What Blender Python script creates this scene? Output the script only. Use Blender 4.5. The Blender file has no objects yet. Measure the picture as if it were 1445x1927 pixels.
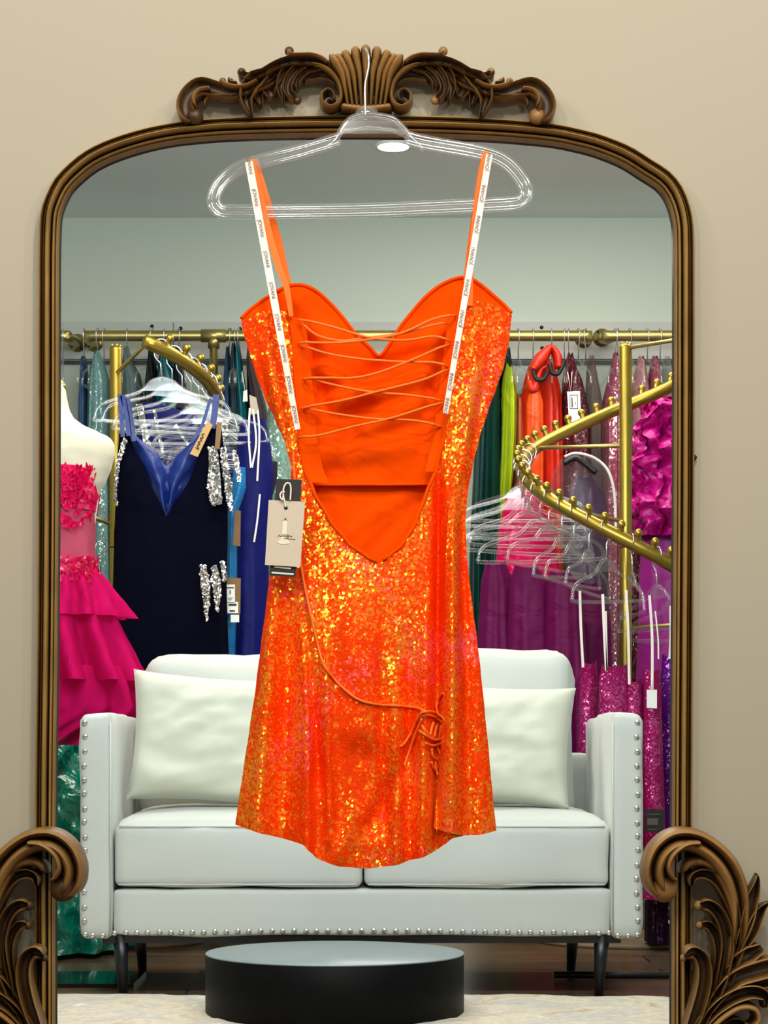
import bpy, bmesh, math, random
from mathutils import Vector, Matrix, noise
PI = math.pi
rng = random.Random(7)
SC = bpy.context.scene
COL = SC.collection
# ---------------------------------------------------------------- camera
F, CX, CY, HC = 4200.0, 700.0, 1395.0, 0.60      # focal length (px), principal point (px), camera height (m)
def P(px, py, Y):
    """photo pixel measured on the plane at distance Y -> world point"""
    return Vector(((px - CX) * Y / F, Y, HC + (CY - py) * Y / F))
cam_d = bpy.data.cameras.new('camera'); cam = bpy.data.objects.new('camera', cam_d); COL.objects.link(cam)
cam.location = (0, 0, HC); cam.rotation_euler = (PI / 2, 0, 0)
cam_d.sensor_fit = 'VERTICAL'; cam_d.sensor_height = 36.0; cam_d.lens = F / 1927 * 36.0
cam_d.shift_y = (CY - 963.5) / 1927; cam_d.shift_x = (722.5 - CX) / 1927
cam_d.clip_start = 0.05; cam_d.clip_end = 60
SC.camera = cam
SC.view_settings.view_transform = 'Standard'
SC.view_settings.look = 'None'
SC.view_settings.exposure = 0.0

# ---------------------------------------------------------------- object helpers
def rootloc(o):
    v = Vector((0, 0, 0))
    while o is not None:
        v = v + o.location; o = o.parent
    return v
def finish(bm, smooth=True, doubles=0.0, normals=False):
    if doubles: bmesh.ops.remove_doubles(bm, verts=bm.verts, dist=doubles)
    if normals: bmesh.ops.recalc_face_normals(bm, faces=bm.faces)
    for f in bm.faces: f.smooth = smooth
    if smooth:
        for e in bm.edges:
            if len(e.link_faces) == 2 and e.calc_face_angle(0) > 1.15: e.smooth = False
def obj(name, bm, mat, parent=None, smooth=True, base=None, mesh=None):
    """link one mesh object; bm in world coordinates"""
    if bm is not None:
        finish(bm, smooth)
        if parent is not None: off = rootloc(parent)
        elif base is not None: off = Vector(base)
        else:
            xs = [v.co for v in bm.verts]
            off = Vector(((min(c.x for c in xs) + max(c.x for c in xs)) / 2, (min(c.y for c in xs) + max(c.y for c in xs)) / 2, min(c.z for c in xs)))
        bmesh.ops.translate(bm, verts=bm.verts, vec=-off)
        me = bpy.data.meshes.new(name); bm.to_mesh(me); bm.free()
        for m in (mat if isinstance(mat, (list, tuple)) else [mat]): me.materials.append(m)
    else:
        me = mesh; off = Vector(base)
    o = bpy.data.objects.new(name, me); COL.objects.link(o)
    if parent is not None: o.parent = parent
    else: o.location = off
    return o
def tag(o, label, cat, group=None, kind=None):
    if label: o['label'] = label
    if cat: o['category'] = cat
    if group: o['group'] = group
    if kind: o['kind'] = kind
    return o
def thing(name, label, cat, loc, group=None, rotz=0):
    o = bpy.data.objects.new(name, None); COL.objects.link(o); o.location = loc; o.rotation_euler = (0, 0, rotz)
    o.empty_display_size = 0.05
    return tag(o, label, cat, group)
def struct(name, bm, mat, smooth=False):
    o = obj(name, bm, mat, smooth=smooth); o['kind'] = 'structure'; return o

# ---------------------------------------------------------------- mesh helpers
def catmull(pts, n, closed=False):
    pts = [Vector(p) for p in pts]
    if closed: ext = [pts[-1]] + pts + [pts[0], pts[1]]
    else: ext = [pts[0] * 2 - pts[1]] + pts + [pts[-1] * 2 - pts[-2]]
    segs = len(ext) - 3; out = []
    for s in range(segs):
        p0, p1, p2, p3 = ext[s:s + 4]
        for k in range(n):
            t = k / n
            out.append(0.5 * ((2 * p1) + (p2 - p0) * t + (2 * p0 - 5 * p1 + 4 * p2 - p3) * t * t + (3 * p1 - p0 - 3 * p2 + p3) * t ** 3))
    if not closed: out.append(pts[-1].copy())
    return out
def resample(pts, n):
    L = [0.0]
    for a, b in zip(pts, pts[1:]): L.append(L[-1] + (b - a).length)
    out = []; j = 0
    for k in range(n):
        d = L[-1] * k / (n - 1)
        while j < len(pts) - 2 and L[j + 1] < d: j += 1
        s = (d - L[j]) / max(1e-9, L[j + 1] - L[j]); out.append(pts[j].lerp(pts[j + 1], min(1, max(0, s))))
    return out
def lerplist(vals, t):
    if not isinstance(vals, (list, tuple)): return vals
    x = t * (len(vals) - 1); i = min(int(x), len(vals) - 2); f = x - i
    return vals[i] * (1 - f) + vals[i + 1] * f
def tube(bm, pts, r, n=8, closed=False, flat=1.0, caps=True):
    pts = [Vector(p) for p in pts]; N = len(pts); rings = []; prev = None
    for i in range(N):
        if closed: t = pts[(i + 1) % N] - pts[i - 1]
        else: t = pts[min(i + 1, N - 1)] - pts[max(i - 1, 0)]
        if t.length < 1e-9: t = Vector((0, 0, 1))
        t.normalize()
        if prev is None:
            a = Vector((0, 1, 0)) if abs(t.y) < 0.9 else Vector((1, 0, 0))
            u = (a - t * a.dot(t)).normalized()
        else:
            u = prev - t * prev.dot(t)
            u = u.normalized() if u.length > 1e-6 else t.orthogonal().normalized()
        prev = u; w = t.cross(u); rr = lerplist(r, i / max(1, N - 1))
        rings.append([bm.verts.new(pts[i] + (u * math.cos(2 * PI * k / n) * flat + w * math.sin(2 * PI * k / n)) * rr) for k in range(n)])
    for i in range(N if closed else N - 1):
        a, b = rings[i], rings[(i + 1) % N]
        for k in range(n): bm.faces.new((a[k], a[(k + 1) % n], b[(k + 1) % n], b[k]))
    if caps and not closed:
        bm.faces.new(rings[0][::-1]); bm.faces.new(rings[-1])
    return bm
def ball(bm, c, r, sx=1, sy=1, sz=1, seg=16):
    m = Matrix.Translation(Vector(c)) @ Matrix.Diagonal((r * sx, r * sy, r * sz, 1))
    bmesh.ops.create_uvsphere(bm, u_segments=seg, v_segments=max(6, seg // 2), radius=1, matrix=m); return bm
def cyl(bm, a, b, r, n=20, r2=None):
    return tube(bm, [a, Vector(a).lerp(Vector(b), .5), b], [r, (r + (r2 or r)) / 2, r2 if r2 is not None else r], n)
def disc(bm, c, r, h, n=48, bev=0.003):
    """solid disc standing on z=c.z, height h"""
    c = Vector(c); prof = [(r - bev, 0), (r, bev), (r, h - bev), (r - bev, h)]
    rings = [[bm.verts.new(c + Vector((math.cos(2 * PI * k / n) * q, math.sin(2 * PI * k / n) * q, z))) for k in range(n)] for q, z in prof]
    for a, b in zip(rings, rings[1:]):
        for k in range(n): bm.faces.new((a[k], a[(k + 1) % n], b[(k + 1) % n], b[k]))
    bm.faces.new(rings[0][::-1]); bm.faces.new(rings[-1]); return bm
def box(bm, c, s, rot=None):
    m = Matrix.Translation(Vector(c)) @ (rot.to_4x4() if rot else Matrix.Identity(4)) @ Matrix.Diagonal((s[0], s[1], s[2], 1))
    bmesh.ops.create_cube(bm, size=1, matrix=m); return bm
def rbox(bm, c, s, r, cuts=9, fn=None, rot=None):
    """rounded box of full size s, corner radius r; fn(local, unit) may push vertices"""
    t = bmesh.new(); bmesh.ops.create_cube(t, size=2)
    bmesh.ops.subdivide_edges(t, edges=t.edges, cuts=cuts, use_grid_fill=True)
    h = Vector(s) / 2; c = Vector(c)
    for v in t.verts:
        unit = v.co.copy()
        # denser towards the edges
        p = Vector([h[i] * math.copysign(1 - (1 - abs(unit[i])) ** 1.6, unit[i]) for i in range(3)])
        q = Vector([max(-(h[i] - r), min(h[i] - r, p[i])) for i in range(3)])
        d = p - q
        if d.length > 1e-9: p = q + d.normalized() * r if d.length > r else p
        if fn: p = fn(p, unit)
        if rot: p = rot @ p
        v.co = p + c
    m = bpy.data.meshes.new('tmp'); t.to_mesh(m); t.free(); bm.from_mesh(m); bpy.data.meshes.remove(m); return bm
def surf(bm, f, nu, nv, mi=0):
    g = [[bm.verts.new(f(i / nu, j / nv)) for i in range(nu + 1)] for j in range(nv + 1)]
    for j in range(nv):
        for i in range(nu):
            fc = bm.faces.new((g[j][i], g[j + 1][i], g[j + 1][i + 1], g[j][i + 1])); fc.material_index = mi
    return g
def edge(pts):
    """polyline x as a smooth function of y"""
    pts = sorted(pts, key=lambda p: p[1])
    def f(y):
        if y <= pts[0][1]: return pts[0][0]
        for a, b in zip(pts, pts[1:]):
            if y <= b[1]:
                t = (y - a[1]) / max(1e-6, b[1] - a[1]); t = t * t * (3 - 2 * t) * .35 + t * .65
                return a[0] + (b[0] - a[0]) * t
        return pts[-1][0]
    return f
def yedge(pts):
    g = edge([(b, a) for a, b in pts]); return lambda x: g(x)
def sedge(pts):
    q = catmull([Vector((a, b, 0)) for a, b in pts], 8)
    def f(x):
        if x <= q[0].x: return q[0].y
        for a, b in zip(q, q[1:]):
            if x <= b.x: return a.y + (b.y - a.y) * (x - a.x) / max(1e-6, b.x - a.x)
        return q[-1].y
    return f
def card(bm, corners, Y, th=0.001, dy=(0, 0, 0, 0)):
    fr = [bm.verts.new(P(x, y, Y + (dy[i] if i < len(dy) else 0))) for i, (x, y) in enumerate(corners)]
    bk = [bm.verts.new(v.co + Vector((0, th, 0))) for v in fr]
    n = len(fr); bm.faces.new(fr); bm.faces.new(bk[::-1])
    for i in range(n): bm.faces.new((fr[i], bk[i], bk[(i + 1) % n], fr[(i + 1) % n]))
    bmesh.ops.recalc_face_normals(bm, faces=bm.faces)
    return bm
def strip(bm, pts, w, Y, th=0.0006, ys=None):
    """flat ribbon along a px polyline; w px half widths"""
    pp = resample(catmull([Vector((x, y, 0)) for x, y in pts], 8), 24)
    L = []; 
    for i, p in enumerate(pp):
        t = (pp[min(i + 1, 23)] - pp[max(i - 1, 0)]).normalized(); n = Vector((-t.y, t.x, 0)); ww = lerplist(w, i / 23)
        yy = Y if ys is None else lerplist(ys, i / 23)
        a, b = p + n * ww, p - n * ww
        A, B = P(a.x, a.y, yy), P(b.x, b.y, yy); o = Vector((0, th, 0))
        L.append([bm.verts.new(A), bm.verts.new(B), bm.verts.new(B + o), bm.verts.new(A + o)])
    for a, b in zip(L, L[1:]):
        for k in range(4): bm.faces.new((a[k], a[(k + 1) % 4], b[(k + 1) % 4], b[k]))
    bm.faces.new(L[0][::-1]); bm.faces.new(L[-1])
    bmesh.ops.recalc_face_normals(bm, faces=bm.faces)
    return bm
def fbm(x, y, z=0.0, o=3):
    return noise.fractal(Vector((x, y, z)), 1.0, 2.0, o)

# ---------------------------------------------------------------- materials
def srgb(r, g, b):
    f = lambda c: (c / 255 / 12.92) if c / 255 <= 0.04045 else ((c / 255 + 0.055) / 1.055) ** 2.4
    return (f(r), f(g), f(b), 1)
class NT:
    def __init__(s, name):
        s.m = bpy.data.materials.new(name); s.m.use_nodes = True; s.t = s.m.node_tree; s.t.nodes.clear()
        s.out = s.n('ShaderNodeOutputMaterial')
    def n(s, t, **k):
        x = s.t.nodes.new(t)
        for a, v in k.items():
            if a[0] == '_': setattr(x, a[1:], v)
            else:
                key = a.replace('__', ' ')
                x.inputs[key].default_value = v
        return x
    def l(s, a, b): s.t.links.new(a, b)
    def ramp(s, fac, stops):
        r = s.n('ShaderNodeValToRGB'); e = r.color_ramp.elements
        while len(e) < len(stops): e.new(0.5)
        for i, (p, c) in enumerate(stops): e[i].position = p; e[i].color = c
        s.l(fac, r.inputs[0]); return r.outputs[0]
    def coords(s): return s.n('ShaderNodeTexCoord').outputs['Object']
    def noise(s, scale, detail=3, vec=None, rough=.5, dist=0):
        x = s.n('ShaderNodeTexNoise', Scale=scale, Detail=detail, Roughness=rough, Distortion=dist)
        s.l(vec or s.coords(), x.inputs['Vector']); return x
    def math(s, op, a, b=None, c=None):
        x = s.n('ShaderNodeMath', _operation=op)
        for i, v in enumerate((a, b, c)):
            if v is None: continue
            if isinstance(v, (int, float)): x.inputs[i].default_value = v
            else: s.l(v, x.inputs[i])
        return x.outputs[0]
    def mix(s, fac, a, b, mode='MIX'):
        x = s.n('ShaderNodeMix', _data_type='RGBA', _blend_type=mode)
        for sock, v in ((0, fac), (6, a), (7, b)):
            if isinstance(v, (int, float, tuple)): x.inputs[sock].default_value = v
            else: s.l(v, x.inputs[sock])
        return x.outputs[2]
    def bump(s, h, strength=.3, dist=.002, normal=None):
        x = s.n('ShaderNodeBump', Strength=strength, Distance=dist); s.l(h, x.inputs['Height'])
        if normal: s.l(normal, x.inputs['Normal'])
        return x.outputs[0]
    def pbsdf(s, color, rough=.5, metal=0.0, normal=None, **k):
        p = s.n('ShaderNodeBsdfPrincipled', Metallic=metal, **k)
        if isinstance(rough, (int, float)): p.inputs['Roughness'].default_value = rough
        else: s.l(rough, p.inputs['Roughness'])
        if isinstance(color, tuple): p.inputs['Base Color'].default_value = color
        else: s.l(color, p.inputs['Base Color'])
        if normal is not None: s.l(normal, p.inputs['Normal'])
        return p
    def done(s, sh): s.l(sh.outputs[0] if hasattr(sh, 'outputs') else sh, s.out.inputs[0]); return s.m
def plain(name, col, rough=.6, metal=0.0, nscale=40, var=.12, bump=.15, **k):
    t = NT(name); nz = t.noise(nscale, 4)
    c = t.ramp(nz.outputs[0], [(.3, tuple(x * (1 - var) for x in col[:3]) + (1,)), (.7, tuple(min(1, x * (1 + var)) for x in col[:3]) + (1,))])
    return t.done(t.pbsdf(c, rough, metal, t.bump(nz.outputs[0], bump, .001), **k))
def fabric(name, col, scale=900, rough=.85, var=.08, folds=0, sheen=.3):
    t = NT(name); w = t.noise(scale, 2); big = t.noise(9, 3)
    c = t.mix(big.outputs[0], tuple(x * (1 - var) for x in col[:3]) + (1,), tuple(min(1, x * (1 + var)) for x in col[:3]) + (1,))
    b = t.bump(w.outputs[0], .12, .0006)
    if folds: b = t.bump(t.noise(folds, 3, dist=1.2).outputs[0], .5, .012, b)
    return t.done(t.pbsdf(c, rough, 0, b, **{'Sheen__Weight': sheen, 'Sheen__Roughness': .5}))
def satin(name, col, rough=.38, folds=7.0, fs=.5, spec=.5):
    t = NT(name); big = t.noise(folds, 3, dist=1.5); fine = t.noise(800, 2)
    c = t.mix(big.outputs[0], tuple(x * .8 for x in col[:3]) + (1,), tuple(min(1, x * 1.15) for x in col[:3]) + (1,))
    b = t.bump(big.outputs[0], fs, .015); b = t.bump(fine.outputs[0], .08, .0005, b)
    return t.done(t.pbsdf(c, rough, 0, b, **{'Specular__IOR__Level': spec}))
def sequins(name, base, glint, third, scale=290, tilt=.75, gl=.5, dens=.55, rough=.22, bias=0.0):
    """little discs: every Voronoi cell is one sequin with its own tilt and tint, with glints painted into the shiny ones"""
    t = NT(name); co = t.coords()
    v = t.n('ShaderNodeTexVoronoi', Scale=scale); t.l(co, v.inputs['Vector'])
    sep = t.n('ShaderNodeSeparateColor'); t.l(v.outputs['Color'], sep.inputs[0])
    geo = t.n('ShaderNodeNewGeometry')
    sub = t.n('ShaderNodeVectorMath', _operation='SUBTRACT'); t.l(v.outputs['Color'], sub.inputs[0]); sub.inputs[1].default_value = (.5, .5, .5)
    scl = t.n('ShaderNodeVectorMath', _operation='SCALE'); t.l(sub.outputs[0], scl.inputs[0]); scl.inputs['Scale'].default_value = tilt
    add = t.n('ShaderNodeVectorMath', _operation='ADD'); t.l(geo.outputs['Normal'], add.inputs[0]); t.l(scl.outputs[0], add.inputs[1])
    nor = t.n('ShaderNodeVectorMath', _operation='NORMALIZE'); t.l(add.outputs[0], nor.inputs[0])
    mp = t.n('ShaderNodeMapping'); mp.inputs['Scale'].default_value = (1.0, 1.0, .28); t.l(co, mp.inputs['Vector'])
    patch = t.noise(17, 3, mp.outputs[0], dist=.6).outputs[0]
    pk = t.math('GREATER_THAN', t.math('ADD', t.noise(9, 2, co).outputs[0], t.math('MULTIPLY', sep.outputs[2], .22)), .755)
    pc = t.ramp(patch, [(.36, (0, 0, 0, 1)), (.64, (1, 1, 1, 1))])
    shiny = t.math('GREATER_THAN', t.math('ADD', t.math('MULTIPLY', sep.outputs[0], .62), t.math('MULTIPLY', pc, .5)), 1.02 - dens * .7 + bias)
    c = t.mix(t.math('MULTIPLY', sep.outputs[1], .8), base, tuple(x * .75 for x in base[:3]) + (1,))
    c = t.mix(t.math('MULTIPLY', pk, .75), c, third)
    warm = tuple(base[i] * .68 + glint[i] * .32 for i in range(3)) + (1,)
    c = t.mix(t.math('MULTIPLY', shiny, t.math('ADD', .35, t.math('MULTIPLY', sep.outputs[1], .65))), c, warm)  # shiny cells carry part of the glint in their base colour
    p = t.pbsdf(c, .6, 0, None, **{'Specular__IOR__Level': .06})
    edgeb = t.bump(v.outputs['Distance'], .35, .0015); t.l(edgeb, p.inputs['Normal'])
    g = t.n('ShaderNodeBsdfGlossy', Roughness=rough); t.l(nor.outputs[0], g.inputs['Normal'])
    gc = t.mix(.85, c, glint); t.l(gc, g.inputs['Color'])
    fac = t.math('MULTIPLY', t.math('ADD', t.math('MULTIPLY', shiny, .9), .12), gl)
    mx = t.n('ShaderNodeMixShader'); t.l(fac, mx.inputs[0]); t.l(p.outputs[0], mx.inputs[1]); t.l(g.outputs[0], mx.inputs[2])
    return t.done(mx)
def acrylic(name, tint=(.93, .95, .95, 1), haze=.06, rough=.04, blend=.28, base_gl=.04):
    t = NT(name); lw = t.n('ShaderNodeLayerWeight', Blend=blend)
    tr = t.n('ShaderNodeBsdfTransparent'); tr.inputs[0].default_value = tint
    gl = t.n('ShaderNodeBsdfGlossy', Roughness=rough); gl.inputs[0].default_value = (1, 1, 1, 1)
    df = t.n('ShaderNodeBsdfDiffuse'); df.inputs[0].default_value = (.9, .93, .92, 1)
    f = t.ramp(lw.outputs['Facing'], [(0.0, (base_gl, base_gl, base_gl, 1)), (.5, (base_gl * 1.5, base_gl * 1.5, base_gl * 1.5, 1)), (.8, (.3, .3, .3, 1)), (1.0, (.8, .8, .8, 1))])
    m1 = t.n('ShaderNodeMixShader'); t.l(f, m1.inputs[0]); t.l(tr.outputs[0], m1.inputs[1]); t.l(gl.outputs[0], m1.inputs[2])
    hz = t.math('ADD', haze, t.math('MULTIPLY', lw.outputs['Facing'], haze * 3))
    m2 = t.n('ShaderNodeMixShader'); t.l(hz, m2.inputs[0]); t.l(m1.outputs[0], m2.inputs[1]); t.l(df.outputs[0], m2.inputs[2])
    return t.done(m2)
def tulle(name, col, alpha=.75):
    t = NT(name); mp = t.n('ShaderNodeMapping'); mp.inputs['Scale'].default_value = (1, 1, .22); t.l(t.coords(), mp.inputs['Vector']); nz = t.noise(20, 4, mp.outputs[0], dist=.6)
    c = t.mix(nz.outputs[0], tuple(x * .6 for x in col[:3]) + (1,), tuple(min(1, x * 1.25) for x in col[:3]) + (1,))  # vertical streaks paint the light and shade of folds into the colour
    d = t.n('ShaderNodeBsdfDiffuse'); t.l(c, d.inputs[0]); tl = t.n('ShaderNodeBsdfTranslucent'); t.l(c, tl.inputs[0])
    m0 = t.n('ShaderNodeMixShader'); m0.inputs[0].default_value = .3; t.l(d.outputs[0], m0.inputs[1]); t.l(tl.outputs[0], m0.inputs[2])
    tr = t.n('ShaderNodeBsdfTransparent'); m = t.n('ShaderNodeMixShader'); m.inputs[0].default_value = alpha
    t.l(tr.outputs[0], m.inputs[1]); t.l(m0.outputs[0], m.inputs[2]); return t.done(m)
def wood_carved(name, dark, mid, gold, edge_highlight=.6):
    t = NT(name); co = t.coords()
    mp = t.n('ShaderNodeMapping'); mp.inputs['Scale'].default_value = (1, 1, .25); t.l(co, mp.inputs['Vector'])
    g = t.noise(60, 5, mp.outputs[0], .6, 1.0).outputs[0]; big = t.noise(12, 3, co).outputs[0]
    c = t.ramp(g, [(.32, dark), (.5, mid), (.68, tuple(x * 1.5 for x in mid[:3]) + (1,))])
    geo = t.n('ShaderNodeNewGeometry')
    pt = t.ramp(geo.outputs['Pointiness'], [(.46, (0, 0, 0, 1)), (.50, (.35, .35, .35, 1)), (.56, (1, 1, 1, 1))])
    c = t.mix(t.math('MULTIPLY', t.math('MULTIPLY', pt, edge_highlight), t.math('ADD', big, .2)), c, gold)  # golden highlights painted along the raised edges
    crev_shade = t.ramp(geo.outputs['Pointiness'], [(.42, (.25, .25, .25, 1)), (.49, (1, 1, 1, 1))])  # shade in the carved hollows darkened into the colour
    c = t.mix(1.0, c, crev_shade, 'MULTIPLY')
    ao = t.n('ShaderNodeAmbientOcclusion', Distance=.022); ao.samples = 6  # occlusion shade between the carvings, also multiplied into the colour
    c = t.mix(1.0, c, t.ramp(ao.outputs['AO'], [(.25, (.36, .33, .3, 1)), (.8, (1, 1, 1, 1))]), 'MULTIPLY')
    return t.done(t.pbsdf(c, .44, 0, t.bump(g, .3, .0012), **{'Specular__IOR__Level': .38}))
def paint(name, a, b, bump=.06):
    t = NT(name); big = t.noise(1.3, 3).outputs[0]; fine = t.noise(260, 3).outputs[0]
    return t.done(t.pbsdf(t.mix(big, a, b), .8, 0, t.bump(fine, bump, .0008)))
def metal(name, col, rough=.3):
    t = NT(name); nz = t.noise(30, 4).outputs[0]
    r = t.math('ADD', rough - .06, t.math('MULTIPLY', nz, .14))
    c = t.mix(nz, tuple(x * .75 for x in col[:3]) + (1,), col)
    return t.done(t.pbsdf(c, r, .85))

M = {}
M['wall'] = paint('warm_beige_paint', srgb(169, 161, 141), srgb(176, 168, 149))
M['roomwall'] = paint('grey_green_paint', srgb(190, 200, 188), srgb(198, 206, 194))
M['ceil'] = paint('ceiling_paint', srgb(226, 232, 234), srgb(232, 238, 240))
M['board'] = paint('backing_board_paint', srgb(182, 182, 176), srgb(192, 192, 186))
M['wood'] = wood_carved('antiqued_wood_shaded', srgb(52, 34, 16), srgb(96, 67, 33), srgb(172, 128, 70), .9)
M['woodframe'] = wood_carved('antiqued_moulding_shaded', srgb(62, 42, 18), srgb(100, 72, 34), srgb(182, 142, 72), 1.0)
M['gold'] = metal('brushed_gold', srgb(176, 148, 62), .32)
M['goldpale'] = metal('pale_brass', srgb(196, 178, 110), .35)
M['sofa'] = fabric('white_upholstery', srgb(194, 196, 189), 1100, .8, .02)
M['pillow'] = fabric('white_pillow_cotton', srgb(203, 203, 186), 1000, .85, .02)
M['piping'] = fabric('upholstery_piping', srgb(192, 196, 190), 1000, .8, .02)
M['steel'] = metal('polished_nickel', (.75, .75, .73, 1), .12)
M['wire'] = metal('bright_wire', (.85, .85, .85, 1), .15)
M['black'] = plain('black_lacquer', srgb(7, 7, 8), .5, 0, 20, .2, .03, Specular__IOR__Level=.1)
M['tabletop'] = plain('grey_black_satin_top', srgb(118, 130, 134), .3, 0, 20, .05, .02)
M['gloss'] = plain('mirror_black_plate', srgb(20, 22, 22), .06, .3, 10, .05, 0)
M['leg'] = plain('black_painted_leg', srgb(16, 17, 20), .35, 0, 30, .2, .05)
M['acrylic'] = acrylic('clear_acrylic', (.96, .97, .97, 1), .03, .08, .3, .13)
M['acrylic_far'] = acrylic('clear_hanger_plastic', (.97, .98, .985, 1), .012, .09, .3, .08)
M['sequin'] = sequins('orange_sequins', srgb(255, 60, 0), srgb(255, 202, 62), srgb(255, 84, 100), 330, .68, .40, .52, .2)
M['lining'] = satin('orange_lining', srgb(255, 78, 0), .8, 9, .3, .03)
M['strap'] = satin('orange_strap', srgb(255, 112, 10), .5, 9, .1, .3)
M['cord'] = plain('orange_cord', srgb(255, 116, 24), .6, 0, 300, .1, .1)
M['ribbon'] = fabric('white_ribbon', srgb(240, 228, 218), 2000, .6, .02)
M['ink'] = plain('dark_ink', srgb(96, 80, 70), .6, 0, 50, .1, 0)
M['inkblack'] = plain('black_ink', srgb(30, 28, 26), .6, 0, 50, .1, 0)
M['greytag'] = plain('beige_card', srgb(206, 192, 172), .75, 0, 300, .03, .05)
M['blacktag'] = plain('black_card', srgb(22, 20, 20), .5, 0, 100, .1, .05)
M['white'] = plain('white_card', srgb(238, 238, 230), .7, 0, 200, .03, .03)
M['cream'] = plain('cream_print', srgb(232, 226, 206), .7, 0, 200, .02, .0)
M['kraft'] = plain('kraft_card', srgb(188, 152, 96), .8, 0, 250, .08, .08)
M['kraftdark'] = plain('kraft_card_dark', srgb(130, 98, 62), .8, 0, 250, .08, .08)
M['mann'] = fabric('ivory_jersey', srgb(202, 195, 172), 1300, .8, .02)

# ================================================================ SETTING
YW = 3.0        # the wall that carries the mirror
YB = 8.3        # far wall of the boutique seen in the mirror
ZC = HC + (CY - 410) * YB / F
XL, XR = -2.6, 2.6
OUT = [(66, 1927), (66, 1560), (70, 1200), (72, 900), (72.5, 560), (73, 470), (75.5, 407), (81, 383), (91, 358), (106, 333), (133, 306), (164, 283), (209, 262), (268, 243.6),
       (319, 233), (360, 228), (430, 222.5), (560, 219), (690, 218), (820, 220), (940, 225), (1040, 234), (1092, 244), (1133, 255), (1185, 276), (1227, 302), (1258, 322), (1279, 345),
       (1293, 372), (1303, 408), (1306, 449), (1306.5, 560), (1306, 900), (1304, 1200), (1302, 1560), (1301, 1927)]
YF = 2.985      # plane on which the moulding outline was measured
def frame_pts():
    pts = [P(x, y, YF) for x, y in OUT]
    pts[0].z = 0.0; pts[-1].z = 0.0
    pts = resample(catmull(pts, 8), 260)
    return [Vector((p.x, 0, p.z)) for p in pts]
FP = frame_pts()
def offset_path(w):
    out = []
    for i, p in enumerate(FP):
        t = (FP[min(i + 1, len(FP) - 1)] - FP[max(i - 1, 0)]).normalized(); n = Vector((t.z, 0, -t.x))   # points inwards
        out.append(p + n * w)
    return out
FW = 36.5 / F * YF
# wall with the mirror opening
bm = bmesh.new()
hole = offset_path(FW * .7)
hl = [Vector((p.x, YW, max(p.z, .085))) for p in hole]
rect = [Vector((-3.2, YW, 0)), Vector((-3.2, YW, ZC)), Vector((3.2, YW, ZC)), Vector((3.2, YW, 0))]
ve = [bm.verts.new(p) for p in rect]; vh = [bm.verts.new(p) for p in hl if True]
ed = [bm.edges.new((ve[i], ve[(i + 1) % 4])) for i in range(4)]
ed += [bm.edges.new((vh[i], vh[(i + 1) % len(vh)])) for i in range(len(vh))]
bmesh.ops.triangle_fill(bm, edges=ed, use_beauty=True)
bmesh.ops.recalc_face_normals(bm, faces=bm.faces)
struct('wall_front', bm, M['wall'])
bm = bmesh.new(); box(bm, (0, YB + .05, ZC / 2), (XR - XL + .2, .1, ZC)); struct('wall_back', bm, M['roomwall'])
bm = bmesh.new(); box(bm, (XL - .05, (YB + YW) / 2 + .02, ZC / 2), (.1, YB - YW - .06, ZC)); struct('wall_left', bm, M['roomwall'])
bm = bmesh.new(); box(bm, (XR + .05, (YB + YW) / 2 + .02, ZC / 2), (.1, YB - YW - .06, ZC)); struct('wall_right', bm, M['roomwall'])
bm = bmesh.new(); box(bm, (0, (YB + YW) / 2 + .05, ZC + .05), (XR - XL + .2, YB - YW + .1, .1)); struct('ceiling', bm, M['ceil'])
t = NT('dark_plank_floor'); co = t.coords()
br = t.n('ShaderNodeTexBrick', Scale=1.0); br.offset = .37
br.inputs['Brick Width'].default_value = 1.2; br.inputs['Row Height'].default_value = .19; br.inputs['Mortar Size'].default_value = .003
br.inputs['Color1'].default_value = srgb(124, 98, 72); br.inputs['Color2'].default_value = srgb(98, 84, 70); br.inputs['Mortar'].default_value = srgb(34, 28, 24)
t.l(co, br.inputs['Vector'])
mp = t.n('ShaderNodeMapping'); mp.inputs['Scale'].default_value = (1, 9, 1); t.l(co, mp.inputs['Vector'])
g = t.noise(6, 5, mp.outputs[0], .6, .6).outputs[0]
c = t.mix(.75, br.outputs['Color'], t.ramp(g, [(.3, (.45, .42, .4, 1)), (.7, (1.25, 1.15, 1.05, 1))]), 'MULTIPLY')
M['floor'] = t.done(t.pbsdf(c, .22, 0, t.bump(g, .08, .001)))
bm = bmesh.new(); box(bm, (0, 3.4, -.05), (6.6, 10.0, .1)); struct('floor', bm, M['floor'])
# backing board behind the clothes rails
bm = bmesh.new(); zt, zb = P(0, 606, YB - .01).z, P(0, 676, YB - .01).z
box(bm, (-1.3, YB - .008, (zt + zb) / 2), (2.0 + 2 * (P(327, 0, YB).x + .3), .016, zt - zb)); 
bm.free(); bm = bmesh.new()
xs = P(327, 0, YB).x
box(bm, ((XL + xs) / 2, YB - .008, (zt + zb) / 2), (xs - XL - .004, .016, zt - zb))
box(bm, ((XR + xs) / 2, YB - .008, (zt + zb) / 2), (XR - xs - .004, .016, zt - zb))
trim = struct('trim_1', bm, M['board'])
for x, y in ((286, 614), (340, 618), (432, 620), (452, 619), (1019, 616), (1020, 655)):
    bm = bmesh.new(); p = P(x, y, YB - .018); tube(bm, [p, p + Vector((0, .004, 0))], .007, 10); obj('screw', bm, M['leg'], trim)
bm = bmesh.new(); box(bm, (0, YB - .006, zb - .012), (XR - XL, .012, .014)); struct('trim_2', bm, M['leg'])
bm = bmesh.new(); box(bm, (0, YB - .008, .05), (XR - XL, .016, .1)); struct('baseboard_back', bm, M['board'])
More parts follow.
